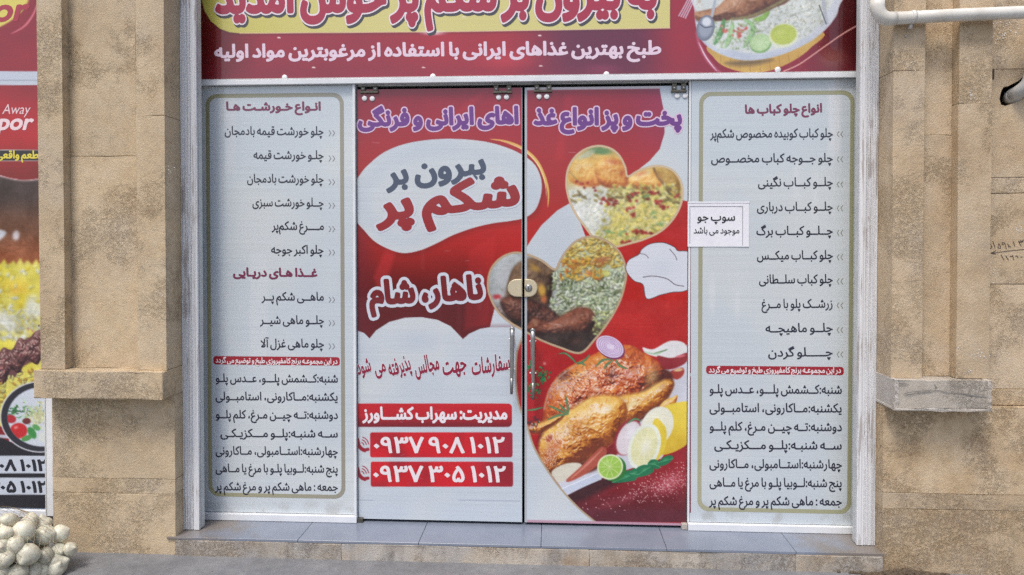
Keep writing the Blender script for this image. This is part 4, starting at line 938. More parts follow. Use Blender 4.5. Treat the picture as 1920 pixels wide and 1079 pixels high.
# ---- stone wall to the right
wall = thing('stone_wall', (2.3, -.2, GZ), 'beige travertine wall with scribbled numbers and a broken hole at the right edge', 'wall')
YW = -.205; XE = 3.6
rows = [az(1890, v, YW) for v in (730, 533, 363, 333, 130)]+[TOP]
def hole_slab(name, x0, x1, y0, y1, z0, z1, hole, parent):
    bm = bmesh.new(); o_ = [bm.verts.new((x, y0, z)) for x, z in ((x0, z0), (x1, z0), (x1, z1), (x0, z1))]; h = [bm.verts.new((x, y0, z)) for x, z in hole]
    es = [bm.edges.new((l[k], l[(k+1) % len(l)])) for l in (o_, h) for k in range(len(l))]
    bmesh.ops.triangle_fill(bm, use_beauty=True, edges=es)
    g = bmesh.ops.extrude_face_region(bm, geom=list(bm.faces))
    for v in g['geom']:
        if isinstance(v, bmesh.types.BMVert): v.co.y = y1
    bmesh.ops.recalc_face_normals(bm, faces=list(bm.faces))
    return bm_ob(name, bm, STONE_R, parent)
hole_px = [(1877, 197), (1874, 186), (1877, 172), (1882, 163), (1890, 162), (1900, 157), (1910, 152), (1919, 143), (1934, 140), (1940, 152), (1938, 170), (1926, 180), (1916, 188), (1900, 194), (1886, 199)]
hole = [(ax(u, v, YW), az(u, v, YW)) for u, v in hole_px]
for k, (za, zb) in enumerate(zip(rows[:-1], rows[1:])):
    if k == 3: hole_slab('wall_slab', 1.9115, 2.6, YW, -.17, za+.001, zb-.001, hole, wall)
    else: slab('wall_slab', 1.9115, 2.6, YW, -.17, za+.001, zb-.001, STONE_R, wall, .002)
    slab('wall_slab', 2.602, XE, YW, -.17, za+.001, zb-.001, STONE_R, wall, .002)
slab('wall_band', 1.899, XE, YW-.004, -.17, az(1890, 760, YW)+.0005, rows[0]-.001, STONE_R, wall, .002)
box('core', 2.16, XE-.01, -.165, .5, GZ-.02, TOP-.003, M_MORTAR, wall, 0)
box('core', 1.912, 2.16, -.165, .5, GZ-.02, az(1900, 205, YW), M_MORTAR, wall, 0); box('core', 1.912, 2.16, -.165, .5, az(1900, 120, YW), TOP-.003, M_MORTAR, wall, 0)
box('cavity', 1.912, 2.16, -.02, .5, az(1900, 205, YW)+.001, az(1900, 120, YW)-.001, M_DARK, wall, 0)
pr = [GZ-.03, az(1750, 956, Y_PL), az(1750, 926, Y_PL), .672]
for k, (za, zb) in enumerate(zip(pr[:-1], pr[1:])):
    top = zb if k < 2 else az(1890, 760, YW)
    slab('plinth_slab', XR-.0008, 1.90+.42, Y_PL, -.06, za+.0008, (zb if k < 2 else .6715)-.0008, STONE_P, wall, .002); slab('plinth_slab', 2.322, XE, Y_PL, -.06, za+.0008, (zb if k < 2 else .6715)-.0008, STONE_P, wall, .002)
# pen scribble and paint drips on the slabs
ribbons('handwriting', [[(1854, 457), (1858, 459), (1860, 464), (1858, 466), (1853, 465), (1853, 462), (1856, 458)], [(1862, 453), (1866, 466)], [(1873, 457), (1871, 465), (1876, 466), (1876, 462), (1873, 457)], [(1882, 459), (1879, 458), (1880, 455), (1884, 456), (1887, 467)], [(1889, 457), (1892, 461), (1891, 463), (1895, 463)], [(1900, 453), (1903, 462)], [(1910, 452), (1911, 455), (1914, 451), (1915, 454), (1919, 450), (1918, 454), (1911, 455), (1915, 462)],
         [(1922, 468), (1890, 471), (1868, 474), (1858, 475)], [(1867, 470), (1859, 475), (1867, 477)], [(1877, 478), (1883, 488)], [(1886, 480), (1891, 488)], [(1894, 482), (1895, 480), (1897, 482), (1899, 479), (1901, 488)], [(1904, 481), (1907, 480), (1909, 484)], [(1914, 482), (1917, 482)]], 1.1, (48, 38, 32), YW-.0012, wall, M_PEN)
def flecks(name, spots, Y, parent, seed):
    rr = random.Random(seed); V = []; F = []
    for u, v, n, su, sv, mx in spots:
        for _ in range(n):
            cu, cv_ = rr.gauss(u, su), rr.gauss(v, sv); s_ = rr.uniform(.35, 1)*mx; i = len(V); m = rr.randint(5, 7); a0 = rr.uniform(0, 6); el = rr.uniform(.4, 1)
            for k in range(m):
                a = a0+6.283*k/m; q = s_*rr.uniform(.6, 1.1); V.append(at(cu+q*math.cos(a), cv_+q*el*math.sin(a), Y))
            F.append(tuple(reversed(range(i, i+m))))
    return mesh_ob(name, V, F, M_FLECK, parent)
tag(flecks('paint_splash', [(1890, 48, 22, 16, 4, 1.8), (1878, 68, 24, 12, 5, 2.2), (1866, 72, 6, 2, 8, 2), (1912, 430, 14, 5, 7, 2.2), (1868, 515, 10, 8, 8, 1.6), (1897, 350, 3, 10, 10, 1)], YW-.0012, wall, 1), kind='stuff')
tag(flecks('paint_splash', [(1820, 183, 18, 4, 8, 1.5), (1835, 668, 16, 8, 5, 1.7), (1705, 105, 22, 12, 12, .9), (1712, 122, 6, 3, 4, 1.2), (1815, 694, 10, 6, 3, 1.6), (1800, 655, 6, 4, 3, 1.5), (1840, 690, 4, 8, 6, 1.2), (1840, 540, 5, 10, 20, 1.1)], Y_ST-.0012, pil_r, 2), kind='stuff')
tag(flecks('paint_splash', [(320, 320, 9, 4, 3, 1.1), (300, 552, 4, 4, 3, 1.6), (153, 116, 2, .3, 3, 1.3), (118, 712, 3, 4, 1, 1.2), (112, 938, 2, 2, 3, 1.3)], Y_ST-.0012, pil_l, 3), kind='stuff')
box('slot_shade_plate', ax(1860, 140, YW), ax(1863.5, 140, YW), YW-.004, YW-.001, az(1861, 149, YW), az(1861, 131, YW), M_SLOT_SHADE, wall, .0005)  # thin dark plate added in place of a small shaded slot

# the row of shops goes on to the left, out of the picture
bw = bpy.data.objects.new('building_wall', None); bw.location = (-4.4, 0, GZ); COL.objects.link(bw); tag(bw, kind='structure')
for k, (za, zb) in enumerate(((GZ-.03, .62), (.62, 1.48), (1.48, 2.34), (2.34, TOP))):
    for a in (-3.155-1.25, -3.155-2.5): slab('wall_slab', a+.001, a+1.249, -.09, .0, za+.001, zb-.001, STONE_L, bw, .002)
# ================================================================== SHOP FRONT
# ---- shutter guide rails
def rail(x0, x1, flip, label):
    t = thing('shutter_guide_rail', ((x0+x1)/2, -.13, 0), label, 'guide rail', 'shutter guide rails on both sides of the entrance')
    w = x1-x0; P = []; n = 7                                  # outer part fluted, inner part flat
    for k in range(n):
        a = .01+k*.62/n; b = a+.62/n
        P += [(a, -.150), (a+.012, -.1555), (a+.052, -.1555), (a+.064, -.150)] if k % 2 == 0 else [(a, -.1505), (a+.01, -.1535), (a+.06, -.1535), (b-.004, -.1505)]
    P += [(.655, -.151), (.665, -.156), (.985, -.156), (1.0, -.153), (1.0, -.143), (0, -.143)]
    P = [(x0+p[0]*w, p[1]) if not flip else (x1-p[0]*w, p[1]) for p in P]
    if flip: P = P[::-1]
    extrude_profile('rail_face', P, .003, TOP-.05, M_RAIL, t)
    i0, i1 = (x1-.012, x1-.0015) if not flip else (x0+.0015, x0+.012)
    box('slot_core', x0+.004 if not flip else x0+.003, x1-.003 if not flip else x1-.004, -.1425, -.136, .003, TOP-.05, M_BLACK, t, 0)  # black core fills the gap between rail face and channel
    box('channel', x0+.002, x1-.0008 if not flip else x1-.002, -.1355, -.10, .003, TOP-.05, M_ALU, t, .001)
    return t
rail(-1.7958, -1.715, False, 'flaking white fluted shutter guide rail beside the left pilaster')
rail(1.409, 1.4925, True, 'flaking white fluted shutter guide rail under the bend of the white pipe')

# ---- aluminium frame
DL, DM0, DM1, DR = -.9725, -.1475, -.1365, .6585           # door edges
frame = thing('shopfront_frame', (-.16, 0, 0), 'white aluminium frame with top rail and bottom rails around the glass doors', 'door frame')
ZH0, ZH1 = az(378, 160.3, -.034), az(378, 151.0, -.034)
box('top_rail', XL+.008, XR-.008, -.034, .05, ZH0, ZH1, M_WHITE, frame, .002, 2)
box('top_rail_lip', XL+.008, XR-.008, -.030, .0, ZH1+.0005, ZH1+.006, M_ALU, frame, .001)
box('door_head', DL+.003, DR-.003, .004, .05, ZH0-.007, ZH0-.0006, M_ALU, frame, .001)
box('bottom_rail', XL+.008, DL-.002, -.028, .03, .0015, .034, M_WHITE, frame, .002, 2); box('bottom_rail', DR+.004, XR-.008, -.028, .03, .0015, .034, M_WHITE, frame, .002, 2)
box('jamb', DL-.016, DL-.0035, -.022, .04, .036, ZH0-.001, M_WHITE, frame, .0015, 2); box('jamb', DR+.003, DR+.013, -.0068, .04, .036, ZH0-.001, M_WHITE, frame, .0015, 2)
for x, s in ((DL+.013, 1), (DR-.012, -1)):                  # floor pivots
    box('floor_pivot', x-.014, x+.014, -.02, .02, .0015, .022 if s > 0 else .03, M_BRONZE if s > 0 else M_CHALK, frame, .003, 2)

# ---- printed menu panels
def chevrons(name, u, v, s, left, parent, Y, col):
    for dx in (0, 7*s):
        P = [(0, -5.5), (1.6, -5.5), (5.2, 0), (1.6, 5.5), (0, 5.5), (3.6, 0)]
        flat_poly('chevron', [(u+(dx+p[0]*s)*(-1 if left else 1), v+p[1]*s) for p in P], col, Y, parent)
def menu_panel(side):
    if side == 'L':
        x0, x1 = XL+.012, DL-.0165; label = 'light grey printed menu panel of stews and fish left of the doors'
        bu0, bv0, bu1, bv1 = 385.5, 177, 647.5, 936
    else:
        x0, x1 = DR+.0135, XR-.012; label = 'light grey printed menu panel of kebabs right of the doors'
        bu0, bv0, bu1, bv1 = 1311, 173, 1596, 964.5
    t = thing('menu_panel', ((x0+x1)/2, 0, .035), label, 'menu sign')
    Y0 = -.006
    box('glass_pane', x0, x1, Y0+.0015, .006, .036, ZH0-.001, M_GLASS, t, 0)
    cv = Canvas(x0+.001, x1-.001, .0365, ZH0-.002, Y0, .009)
    k = fbm(cv.U, cv.V, 160, 3, 3 if side == 'L' else 6)
    cv.C[:] = mixc((206, 212, 214), (197, 206, 212), sstep(.3, .7, k))
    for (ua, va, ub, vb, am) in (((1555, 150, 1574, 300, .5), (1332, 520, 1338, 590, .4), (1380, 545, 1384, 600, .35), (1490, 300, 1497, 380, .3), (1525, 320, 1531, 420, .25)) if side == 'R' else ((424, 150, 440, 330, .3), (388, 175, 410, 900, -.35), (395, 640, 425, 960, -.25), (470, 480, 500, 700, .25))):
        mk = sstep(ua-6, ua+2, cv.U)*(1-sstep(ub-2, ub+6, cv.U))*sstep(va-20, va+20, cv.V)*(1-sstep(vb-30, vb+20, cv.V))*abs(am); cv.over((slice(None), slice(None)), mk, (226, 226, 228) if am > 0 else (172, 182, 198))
    dirt = sstep(.48, .75, fbm(cv.U, cv.V, 22, 4, 9))*sstep(925, 968, cv.V)*.35; cv.over((slice(None), slice(None)), dirt, (150, 146, 138))
    cv.build('print_sheet', t, M_PRINT)
    Y1 = Y0-.0006
    A = at(bu0, bv0, Y1); B = at(bu1, bv1, Y1); th = .0195; r = .055
    o_ = rrect_w(A[0], B[2], B[0], A[2], r); i_ = rrect_w(A[0]+th, B[2]+th, B[0]-th, A[2]-th, r-th*.75)
    cols = []
    for x, z in o_:
        tz = (z-B[2])/(A[2]-B[2]); tx = (x-A[0])/(B[0]-A[0])
        c = np.array((178, 174, 136))*(1-tx)+np.array((146, 142, 128))*tx if side == 'L' else np.array((186, 184, 152))*(1-tx)+np.array((152, 152, 120))*tx
        cols.append(c*(.9+.15*math.sin(6*tz+2*tx)))
    ring_w('border', o_, i_, cols, Y1, t)
    blk, mar = (38, 38, 56), (120, 46, 78)
    if side == 'L':
        text('lettering', 'انـواع خـورشـت هـا', (423, 207), (602, 207), 15.5, mar, Y1, t, .042)
        for s, ul, ur, v in (('چلو خورشت قیمه بادمجان', 421, 607, 253), ('چلـو خورشت قیمه', 475, 607, 298), ('چلو خورشت بادمجان', 463, 607, 342.5), ('چــلو خورشت سبزی', 473, 607, 387), ('مــــرغ شکم‌پر', 510, 608, 431), ('چلو اکبر جوجه', 508, 607, 475.5),
                              ('ماهــی شکم پــر', 491, 608, 563.5), ('چلــو ماهی شیــر', 488, 608, 607.5), ('چلو ماهی غزل آلا', 488, 608, 651.5)):
            text('lettering', s, (ul, v), (ur, v+.5), 16, blk, Y1, t, .018)
        for v in (250, 297.5, 342, 386, 430, 474, 562.5, 606.5, 650): chevrons('chevron', 616, v, 1, False, t, Y1, (128, 128, 130))
        text('lettering', 'غــذا هـای دریـایی', (437, 518), (595, 519), 15.5, mar, Y1, t, .042)
        A = at(400, 668, Y1); B = at(637, 686, Y1); bl, br, bt = (404, 680), (633, 682.5), 10
        days_u, days_v, dh = (404, 634), (717, 751, 785, 820, 853, 886, 920), 15.5
    else:
        text('lettering', 'انواع چلو کباب ها', (1396, 213), (1542, 210.5), 16, mar, Y1, t, .042)
        for s, ul, v in (('چلو کباب کوبیده مخصوص شکم‌پر', 1332, 257.5), ('چلو جــوجه کباب مخصــوص', 1333, 304), ('چلــو کبــاب نگینی', 1421, 349), ('چلــو کبــاب درباری', 1419, 395), ('چــلــو کبــاب برگ', 1418, 440), ('چلو کبــاب میکــس', 1419, 486), ('چلو کباب سلــطانی', 1423, 531), ('زرشــک پلو با مــرغ', 1428, 577), ('چلــو ماهیچــه', 1435, 622.5), ('چـــــلو گردن', 1440, 668)):
            text('lettering', s, (ul, v+1), (1562, v), 16.5, blk, Y1, t, .018)
        for v in (252, 299, 346, 391, 437, 482.5, 528, 573, 619, 665): chevrons('chevron', 1581, v, 1, True, t, Y1, (136, 140, 118))
        A = at(1324, 686, Y1); B = at(1582, 704, Y1); bl, br, bt = (1329, 698.5), (1577, 699.5), 10.5
        days_u, days_v, dh = (1330, 1579), (738, 773, 808, 842.5, 878, 913, 947.5), 16.5
    flat_w('note_bar', rrect_w(A[0], B[2], B[0], A[2], .014), (160, 28, 44), Y1, t)
    text('lettering', 'در این مجموعـه برنج کامفیروزی طبخ و توضیع می گردد', bl, br, bt, (236, 222, 224), Y1-.0006, t, .03)
    for s, v in zip(('شنبه:کــشمش پلـــو، عــدس پلـو', 'یکشنبه:مــاکارونی، استامبــولی', 'دوشنبه:تــه چیــن مـرغ، کلم پلــو', 'ســه شنبـه:پلــو مـــکزیـکـی', 'چهارشنبه:استــامبولی، مــاکارونی', 'پنج شنبه:لــوبیا پلـو با مرغ یا مــاهی', 'جمعه : ماهی شکم پر و مرغ شکم پر'), days_v):
        text('lettering', s, (days_u[0]+(9 if 'مـــک' in s else 0), v-.6), (days_u[1], v+.6), dh, blk, Y1, t, .02)
    if side == 'R':
        for va, vb in ((463, 700), (706, 962)): flat_poly('print_margin', [(1292.3, va), (1295.2, va), (1295.4, vb), (1292.5, vb)], (122, 44, 66), Y1, t)
    return t
menu_panel('L'); menu_panel('R')

# ---- glass doors
STEP = .0032
def door(side):
    x0, x1 = (DL, DM0) if side == 'L' else (DM1, DR); z0, z1 = (.0135, 2.1655)
    lab = 'left glass door printed with the shop name and telephone numbers' if side == 'L' else 'right glass door printed with heart pictures and a roast chicken'
    t = thing('glass_door', ((x0+x1)/2, 0, z0), lab, 'door')
    box('glass_pane', x0, x1, .0008, .0115, z0, z1, M_GLASS, t, .0006)
    cv = Canvas(x0+.001, x1-.001, z0+.001, z1-.001, 0, STEP); paint_doors(cv)
    if side == 'R':
        w = (slice(None), slice(None)); zt = sstep(0, .004, cv.Z-(z1-.016)); cv.over(w, zt*(1-sstep(1235, 1240, cv.U)), (206, 196, 200)); cv.over(w, 1-sstep(0, .003, cv.Z-(z0+.012)), (190, 150, 166)); cv.over(w, 1-sstep(0, .002, cv.X-(x0+.012)), (176, 180, 184))
    else:
        w = (slice(None), slice(None)); cv.over(w, sstep(x1-.0045, x1-.003, cv.X), (190, 196, 204))
    cv.build('print_sheet', t, M_PRINT)
    Y1 = -.0007; Y2 = -.0013
    if side == 'L':
        pur = ('اهای ایرانی و فرنگی', (672, 236), (973, 231))
        text('lettering', 'بیرون بر', (727, 347), (913, 323), 41, (70, 82, 104), Y1, t, .044, 56)
        text('lettering_outline', 'شکم پر', (711, 412), (976, 381), 55, (206, 210, 220), Y1, t, .098, 56); text('lettering', 'شکم پر', (711, 412), (976, 381), 55, (150, 34, 44), Y2, t, .052, 56)
        text('lettering_outline', 'ناهار، شام', (694, 570), (906, 559), 42, (206, 210, 220), Y1, t, .155, 48); text('lettering', 'ناهار، شام', (694, 570), (906, 559), 42, (116, 26, 34), Y2, t, .055, 48)
        for wd, ua, ub, va, vb, hh in (('سفارشات', 885, 957, 703, 692, 30), ('جهت', 831, 876, 704, 693, 31), ('مجالس', 779, 825, 703, 692, 31), ('پذیرفته', 731, 772, 706, 692, 29), ('می', 704, 725, 703, 695, 27), ('شود', 671, 697, 703, 695, 27)):
            text('lettering_outline', wd, (ua, va), (ub, vb), hh, (226, 228, 234), Y1, t, .060, 38, .22); text('lettering', wd, (ua, va), (ub, vb), hh, (140, 20, 56), Y2, t, .028, 38, .22)
        text('lettering', 'مدیریت: سهراب کشـــاورز', (681, 786), (952, 786), 22, (236, 228, 232), Y1, t, .042, 44)
        text('lettering', '۰۹۳۷ ۹۰۸ ۱۰۱۲', (699, 849), (947, 849.5), 30, (236, 226, 228), Y1, t, .026, 50, raw=True); text('lettering', '۰۹۳۷ ۳۰۵ ۱۰۱۲', (698, 903), (949, 904), 30, (236, 226, 228), Y1, t, .026, 50, raw=True)
    else: pur = ('پخت و پز انواع غذ', (1001, 233), (1279, 234))
    text('lettering_outline', *pur, 30, (222, 190, 214), Y1, t, .115, 48); text('lettering', *pur, 30, (108, 52, 132), Y2, t, .055, 48)
    # patch fittings on the top corners, each with two white caps below
    for ua, ub in (((676, 710), (925, 960)) if side == 'L' else ((1001, 1035), (1258, 1287))):
        um = (ua+ub)/2; xa, xb = ax(ua, 165), ax(ub, 165); zt = ZH0-.0015; zb = az(um, 176 if side == 'L' else 174)
        f = box('patch_fitting', xa, xb, -.013, .016, zb, zb+.011, M_BRONZE, t, .002, 2)
        box('clamp_block', xa+.004, xa+.026, -.012, .014, zb+.0115, zt-.012, M_BRONZE, f, .002, 2); box('clamp_block', xb-.026, xb-.003, -.012, .014, zb+.0115, zt-.012, M_BRONZE, f, .002, 2)
        disc('screw', ((xa*2+.03)/2, -.0121, zb+.02), .006, .002, M_STEEL_D, f, seg=12); disc('screw', ((xb*2-.029)/2, -.0121, zb+.02), .006, .002, M_STEEL_D, f, seg=12)
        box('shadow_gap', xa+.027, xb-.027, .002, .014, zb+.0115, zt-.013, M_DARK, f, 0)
    for u, v in (((683.5, 185), (698, 185.5), (935, 183), (949.7, 182.5)) if side == 'L' else ((1010.8, 181.6), (1025, 181.6), (1269.6, 180.2), (1284.5, 180))):
        disc('screw_cap', at(u, v, -.0015), .0127, .004, M_CAP, t, seg=20)
    # lock: one half of the rounded brass plate on each door
    c = at(980, 540, 0); hw, hh = .074, .044; P = []
    for k in range(13):
        a = math.radians(90+180*k/12); P.append((c[0]-hw+hh+hh*math.cos(a), c[2]+hh*math.sin(a)))
    if side == 'R': P = [(2*c[0]-x, z) for x, z in P]; P = P[::-1]
    ex = (x1-.0005) if side == 'L' else (x0+.0005)
    P = [(ex, P[-1][1])]+[(ex, P[0][1])]+P if side == 'L' else [(ex, P[-1][1]), (ex, P[0][1])]+P
    bm = bmesh.new(); f = bm.faces.new([bm.verts.new((x, -.0018, z)) for x, z in P]); f.normal_update()
    if f.normal.y > 0: f.normal_flip()
    r_ = bmesh.ops.extrude_face_region(bm, geom=[f]); tv = [v for v in r_['geom'] if isinstance(v, bmesh.types.BMVert)]
    for v in tv: v.co.y = -.012
    bmesh.ops.recalc_face_normals(bm, faces=list(bm.faces))
    te = [e for e in bm.edges if all(v in tv for v in e.verts)]; bmesh.ops.bevel(bm, geom=te, offset=.004, segments=3, affect='EDGES')
    lp = bm_ob('lock_plate', bm, M_BRASS, t)
    if side == 'R':
        q = at(991, 540.5, -.0125); disc('lock_cylinder', q, .0185, .003, M_STEEL_D, lp, seg=24); disc('key_core', (q[0], q[1]-.0025, q[2]), .014, .003, M_STEEL, lp, seg=24); box('keyhole', q[0]-.0012, q[0]+.0012, q[1]-.0068, q[1]-.0058, q[2]-.008, q[2]+.006, M_DARK, lp, 0); box('keyhole', q[0]-.006, q[0]+.006, q[1]-.0068, q[1]-.0058, q[2]+.0062, q[2]+.0085, M_DARK, lp, 0)
    # pull bar on two stand-offs
    ua, va, ub, vb = (960.5, 618, 959, 738) if side == 'L' else (999, 621, 999.5, 748)
    yt, yb = -.075, -.050; A = Vector(at(ua, va, yt)); B = Vector(at(ub, vb, yb)); n = 9
    h = tube('pull_handle', [A.lerp(B, k/n) for k in range(n+1)], [.0118-.0052*(k/n)**1.6 for k in range(n+1)], M_STEEL, t, 20)
    dome = disc('end_cap', (A.x, A.y-.002, A.z+.001), .0128, .006, M_STEEL_D, h, seg=20)
    tube('dark_tip', [A.lerp(B, .76), A.lerp(B, .9), A.lerp(B, 1.01)], [.0094, .0080, .0068], M_STEEL_D, h, 16)  # darker steel sleeve over the lower end of the bar
    for kk in (.15, .62):
        p = A.lerp(B, kk); tube('stand_off', [(p.x, -.001, p.z), (p.x, p.y, p.z)], .006, M_STEEL, h, 12)
        for s in (-1, 1): disc('set_screw', (p.x+s*.0125, p.y+.006, p.z), .0042, .004, M_CAP, h, seg=10)
    return t
door('L'); door('R')

# ---- banner over the doors
ban = thing('welcome_banner', (-.16, -.02, ZH1), 'red and yellow printed banner with a plate of fish above the doors', 'banner')
YB = -.020; ZB0 = ZH1+.0065
box('backing_board', XL+.004, XR-.004, YB+.0008, .02, ZB0, 3.0, M_WHITE, ban, 0)
cv = Canvas(XL+.008, XR-.008, ZB0+.0005, 2.68, YB, .0034); paint_banner(cv); cv.build('print_sheet', ban, M_BANNER)
flat_w('print_top', [(XL+.008, 2.6805), (XR-.008, 2.6805), (XR-.008, 2.995), (XL+.008, 2.995)], (206, 196, 110), YB, ban, M_BANNER)
T1 = ('به بیرون بر شکم پر خوش آمدید', (404, 22.5), (1232, 13.5), 66)
def sh(p, dx, dy): return (p[0]+dx, p[1]+dy)
text('lettering_shadow', T1[0], sh(T1[1], 3, 4), sh(T1[2], 3, 4), T1[3], (66, 62, 66), YB-.0006, ban, .088, 60); text('lettering_outline', *T1, (240, 226, 230), YB-.0012, ban, .080, 60); text('lettering', *T1, (168, 34, 62), YB-.0018, ban, .048, 60)
text('lettering', 'طبخ بهترین غذاهای ایرانی با استفاده از مرغوبترین مواد اولیه', (402, 108), (1240, 101.5), 24, (232, 208, 222), YB-.0006, ban, .04, 40)
for u, v in ((534, 146), (812, 144), (1137, 140), (1458, 131.5)): disc('screw_cap', at(u, v, YB-.001), .0140, .006, M_CAP, ban, seg=20)

# ---- neighbouring shop sign at the left edge
nb = thing('neighbour_sign', (-2.7, -.05, .05), 'red printed shop sign with rice picture and a round vegetable dish beside the left pilaster', 'sign')
YN = -.05; xN0, xN1 = -3.15, ax(88.5, 860, YN)
box('backing_board', xN0, xN1+.002, YN+.001, .0, .085, 2.95, M_WHITE, nb, 0)
cv = Canvas(xN0, xN1, az(60, 953, YN), 2.9, YN, .0042); paint_neighbour(cv); cv.build('print_sheet', nb, M_PRINT)
Yn = YN-.0007
text('lettering', 'or', (-16, 40), (48, 38), 44, (170, 40, 58), Yn, nb, .03, 44, .25, raw=True)
text('lettering', 'Away', (4, 214), (55, 214), 19, (236, 206, 210), Yn, nb, .0, 44, .25, raw=True); text('lettering', 'por', (-6, 243), (58, 243), 30, (240, 214, 218), Yn, nb, .03, 44, .25, raw=True)
text('lettering', 'طعم واقعی', (-8, 297), (73, 297), 14, (226, 210, 70), Yn, nb, .035, 40)
for s, v in (('۰۹۳۷ ۹۰۸ ۱۰۱۲', 883), ('۰۹۳۷ ۳۰۵ ۱۰۱۲', 923.5)): text('lettering', s, (-100, v-1), (88, v), 21, (24, 26, 40), Yn, nb, .04, 40, raw=True)
box('edge_frame', xN1+.0025, -2.335, YN-.022, .02, .02, 2.95, M_WHITE, nb, .002); box('edge_bead', xN1+.007, xN1+.011, YN-.0245, YN-.0222, .021, 2.949, M_ALU, nb, 0)
box('bottom_frame', xN0, xN1+.0015, YN-.015, .02, az(40, 968, YN), az(40, 955, YN), M_WHITE, nb, .002); box('plinth_board', xN0, xN1+.0015, YN-.003, .02, GZ, az(40, 969, YN), M_CHALK, nb, .002)

# ================================================================== OBJECTS
# ---- paper notice taped on the kebab menu
note = thing('paper_notice', at(1348, 463, -.012), 'white paper notice in two printed lines taped on the kebab menu', 'notice')
YP = -.0076; A = at(1289.5, 379, YP); B = at(1404, 463, YP)
bm = bmesh.new(); bmesh.ops.create_grid(bm, x_segments=16, y_segments=12, size=.5); rr = random.Random(4)
for v in bm.verts:
    sx, sz = v.co.x+.5, v.co.y+.5; v.co = Vector((A[0]+(B[0]-A[0])*sx, YP-.0006*math.sin(sx*3.1)-.0004*(1-sz)*sx-.006*max(0, sx-.6)**2*4*max(0, .5-sz)-.004*max(0, .35-sx)*max(0, .4-sz)*4+rr.uniform(-.00015, .00015), B[2]+(A[2]-B[2])*sz))
bmesh.ops.recalc_face_normals(bm, faces=list(bm.faces))
ps = bm_ob('paper_sheet', bm, M_PAPER, note); so = ps.modifiers.new('thickness', 'SOLIDIFY'); so.thickness = .0004
YQ = YP-.0016
text('lettering', 'سوپ جو', (1307, 414), (1379, 414), 15, (40, 42, 52), YQ, note, .02, 36); text('lettering', 'موجود می باشد', (1300, 438), (1387, 438), 12.5, (40, 42, 52), YQ, note, .012, 36)
ribbons('frame_line', [[(1293.5, 387.5), (1392.5, 387.5)], [(1392.5, 387.5), (1392.5, 461)], [(1293.5, 387.5), (1293.5, 461)]], .8, (100, 100, 120), YQ, note)
box('tape', A[0]+.001, B[0]+.002, YQ-.0003, YQ, A[2]-.006, A[2]+.002, M_PAPER, note, 0)

# ---- white waste pipe
yp = -.330; r = .0268
def P3(u, v, y): return Vector(at(u, v, y))
e0 = P3(1645, 36, yp)
pipe = thing('white_pipe', (e0.x, yp, e0.z), 'white plastic waste pipe bending along the top of the right pilaster', 'pipe')
zh0 = e0.z; run = [(e0.x+.02+k*.25, yp, zh0+.004+k*.0052) for k in range(8)]
arc = [(e0.x+.052-.052*math.cos(a), yp, zh0+.052-.052*math.sin(a)) for a in np.linspace(0, math.pi/2, 8)]
z2 = 3.3
tube('pipe_riser', [(e0.x, yp, z2), (e0.x, yp, zh0+.075)], r, M_PIPE, pipe, 24)
tube('elbow', [(e0.x, yp, zh0+.085)]+arc+[(e0.x+.075, yp, zh0+.001)], r*1.10, M_PIPE, pipe, 24)
tube('pipe_run', [(e0.x+.06, yp, zh0+.001)]+[(e0.x+.3*k, yp-.002, zh0+.002+.0075*k) for k in range(1, 6)], r, M_PIPE, pipe, 24)
cx = P3(1711, 34, yp).x; zc = zh0+.002+.0075*(cx-e0.x)/.3
tube('clamp', [(cx-.009, yp, zc), (cx+.009, yp, zc)], r*1.09, M_PIPE, pipe, 24); tube('clamp_stud', [(cx-.004, yp+.005, zc-r), (cx-.006, yp+.006, zc-r*1.9)], .008, M_CHALK, pipe, 12); box('anchor', cx-.018, cx-.010, Y_ST-.006, Y_ST-.001, zc-r*2.9, zc-r*2.5, M_CHALK, pipe, .001)
# ---- grey pipe in the broken hole
q0 = P3(1884, 192, -.10); q1 = P3(1906, 176, -.21); q2 = P3(1930, 154, -.265); q3 = P3(1938, 110, -.285)
g = thing('drain_pipe', tuple(q1), 'grey plastic drain elbow coming out of the broken hole in the wall', 'pipe')
tube('pipe_body', spline([tuple(q0), tuple(q1), tuple(q2), tuple(q3), tuple(P3(1938, 60, -.285))], 6, False), .030, M_PIPE_G, g, 20)
tube('socket', [q0.lerp(q1, .35), q0.lerp(q1, .85)], .0335, M_PIPE_G, g, 20)

# ---- onions in a net sack
def onion_mesh(seed):
    rr = random.Random(seed); bm = bmesh.new(); bmesh.ops.create_uvsphere(bm, u_segments=24, v_segments=16, radius=1)
    ph = [rr.uniform(0, 6) for _ in range(4)]
    for v in bm.verts:
        a = math.atan2(v.co.y, v.co.x); z = v.co.z
        k = 1+.03*math.sin(2*a+ph[0])+.02*math.sin(5*a+ph[1]); v.co.x *= k; v.co.y *= k
        fl = (.72, .86, .80, .92, .76)[seed]; v.co.z = fl*z+((.55, .25, .40, .18, .35)[seed]*max(0, z-.86)/.14 if z > .86 else 0)-(.04*max(0, -z-.9)/.1 if z < -.9 else 0)
        if z > .86: v.co.x *= .75; v.co.y *= .75
    me = bpy.data.meshes.new('onion'); bm.to_mesh(me); bm.free(); me.materials.append(M_ONION); me.polygons.foreach_set('use_smooth', [True]*len(me.polygons)); return me
OM = [onion_mesh(k) for k in range(5)]
SC, SR = Vector((-2.52, -.50, .02)), Vector((.30, .205, .215))
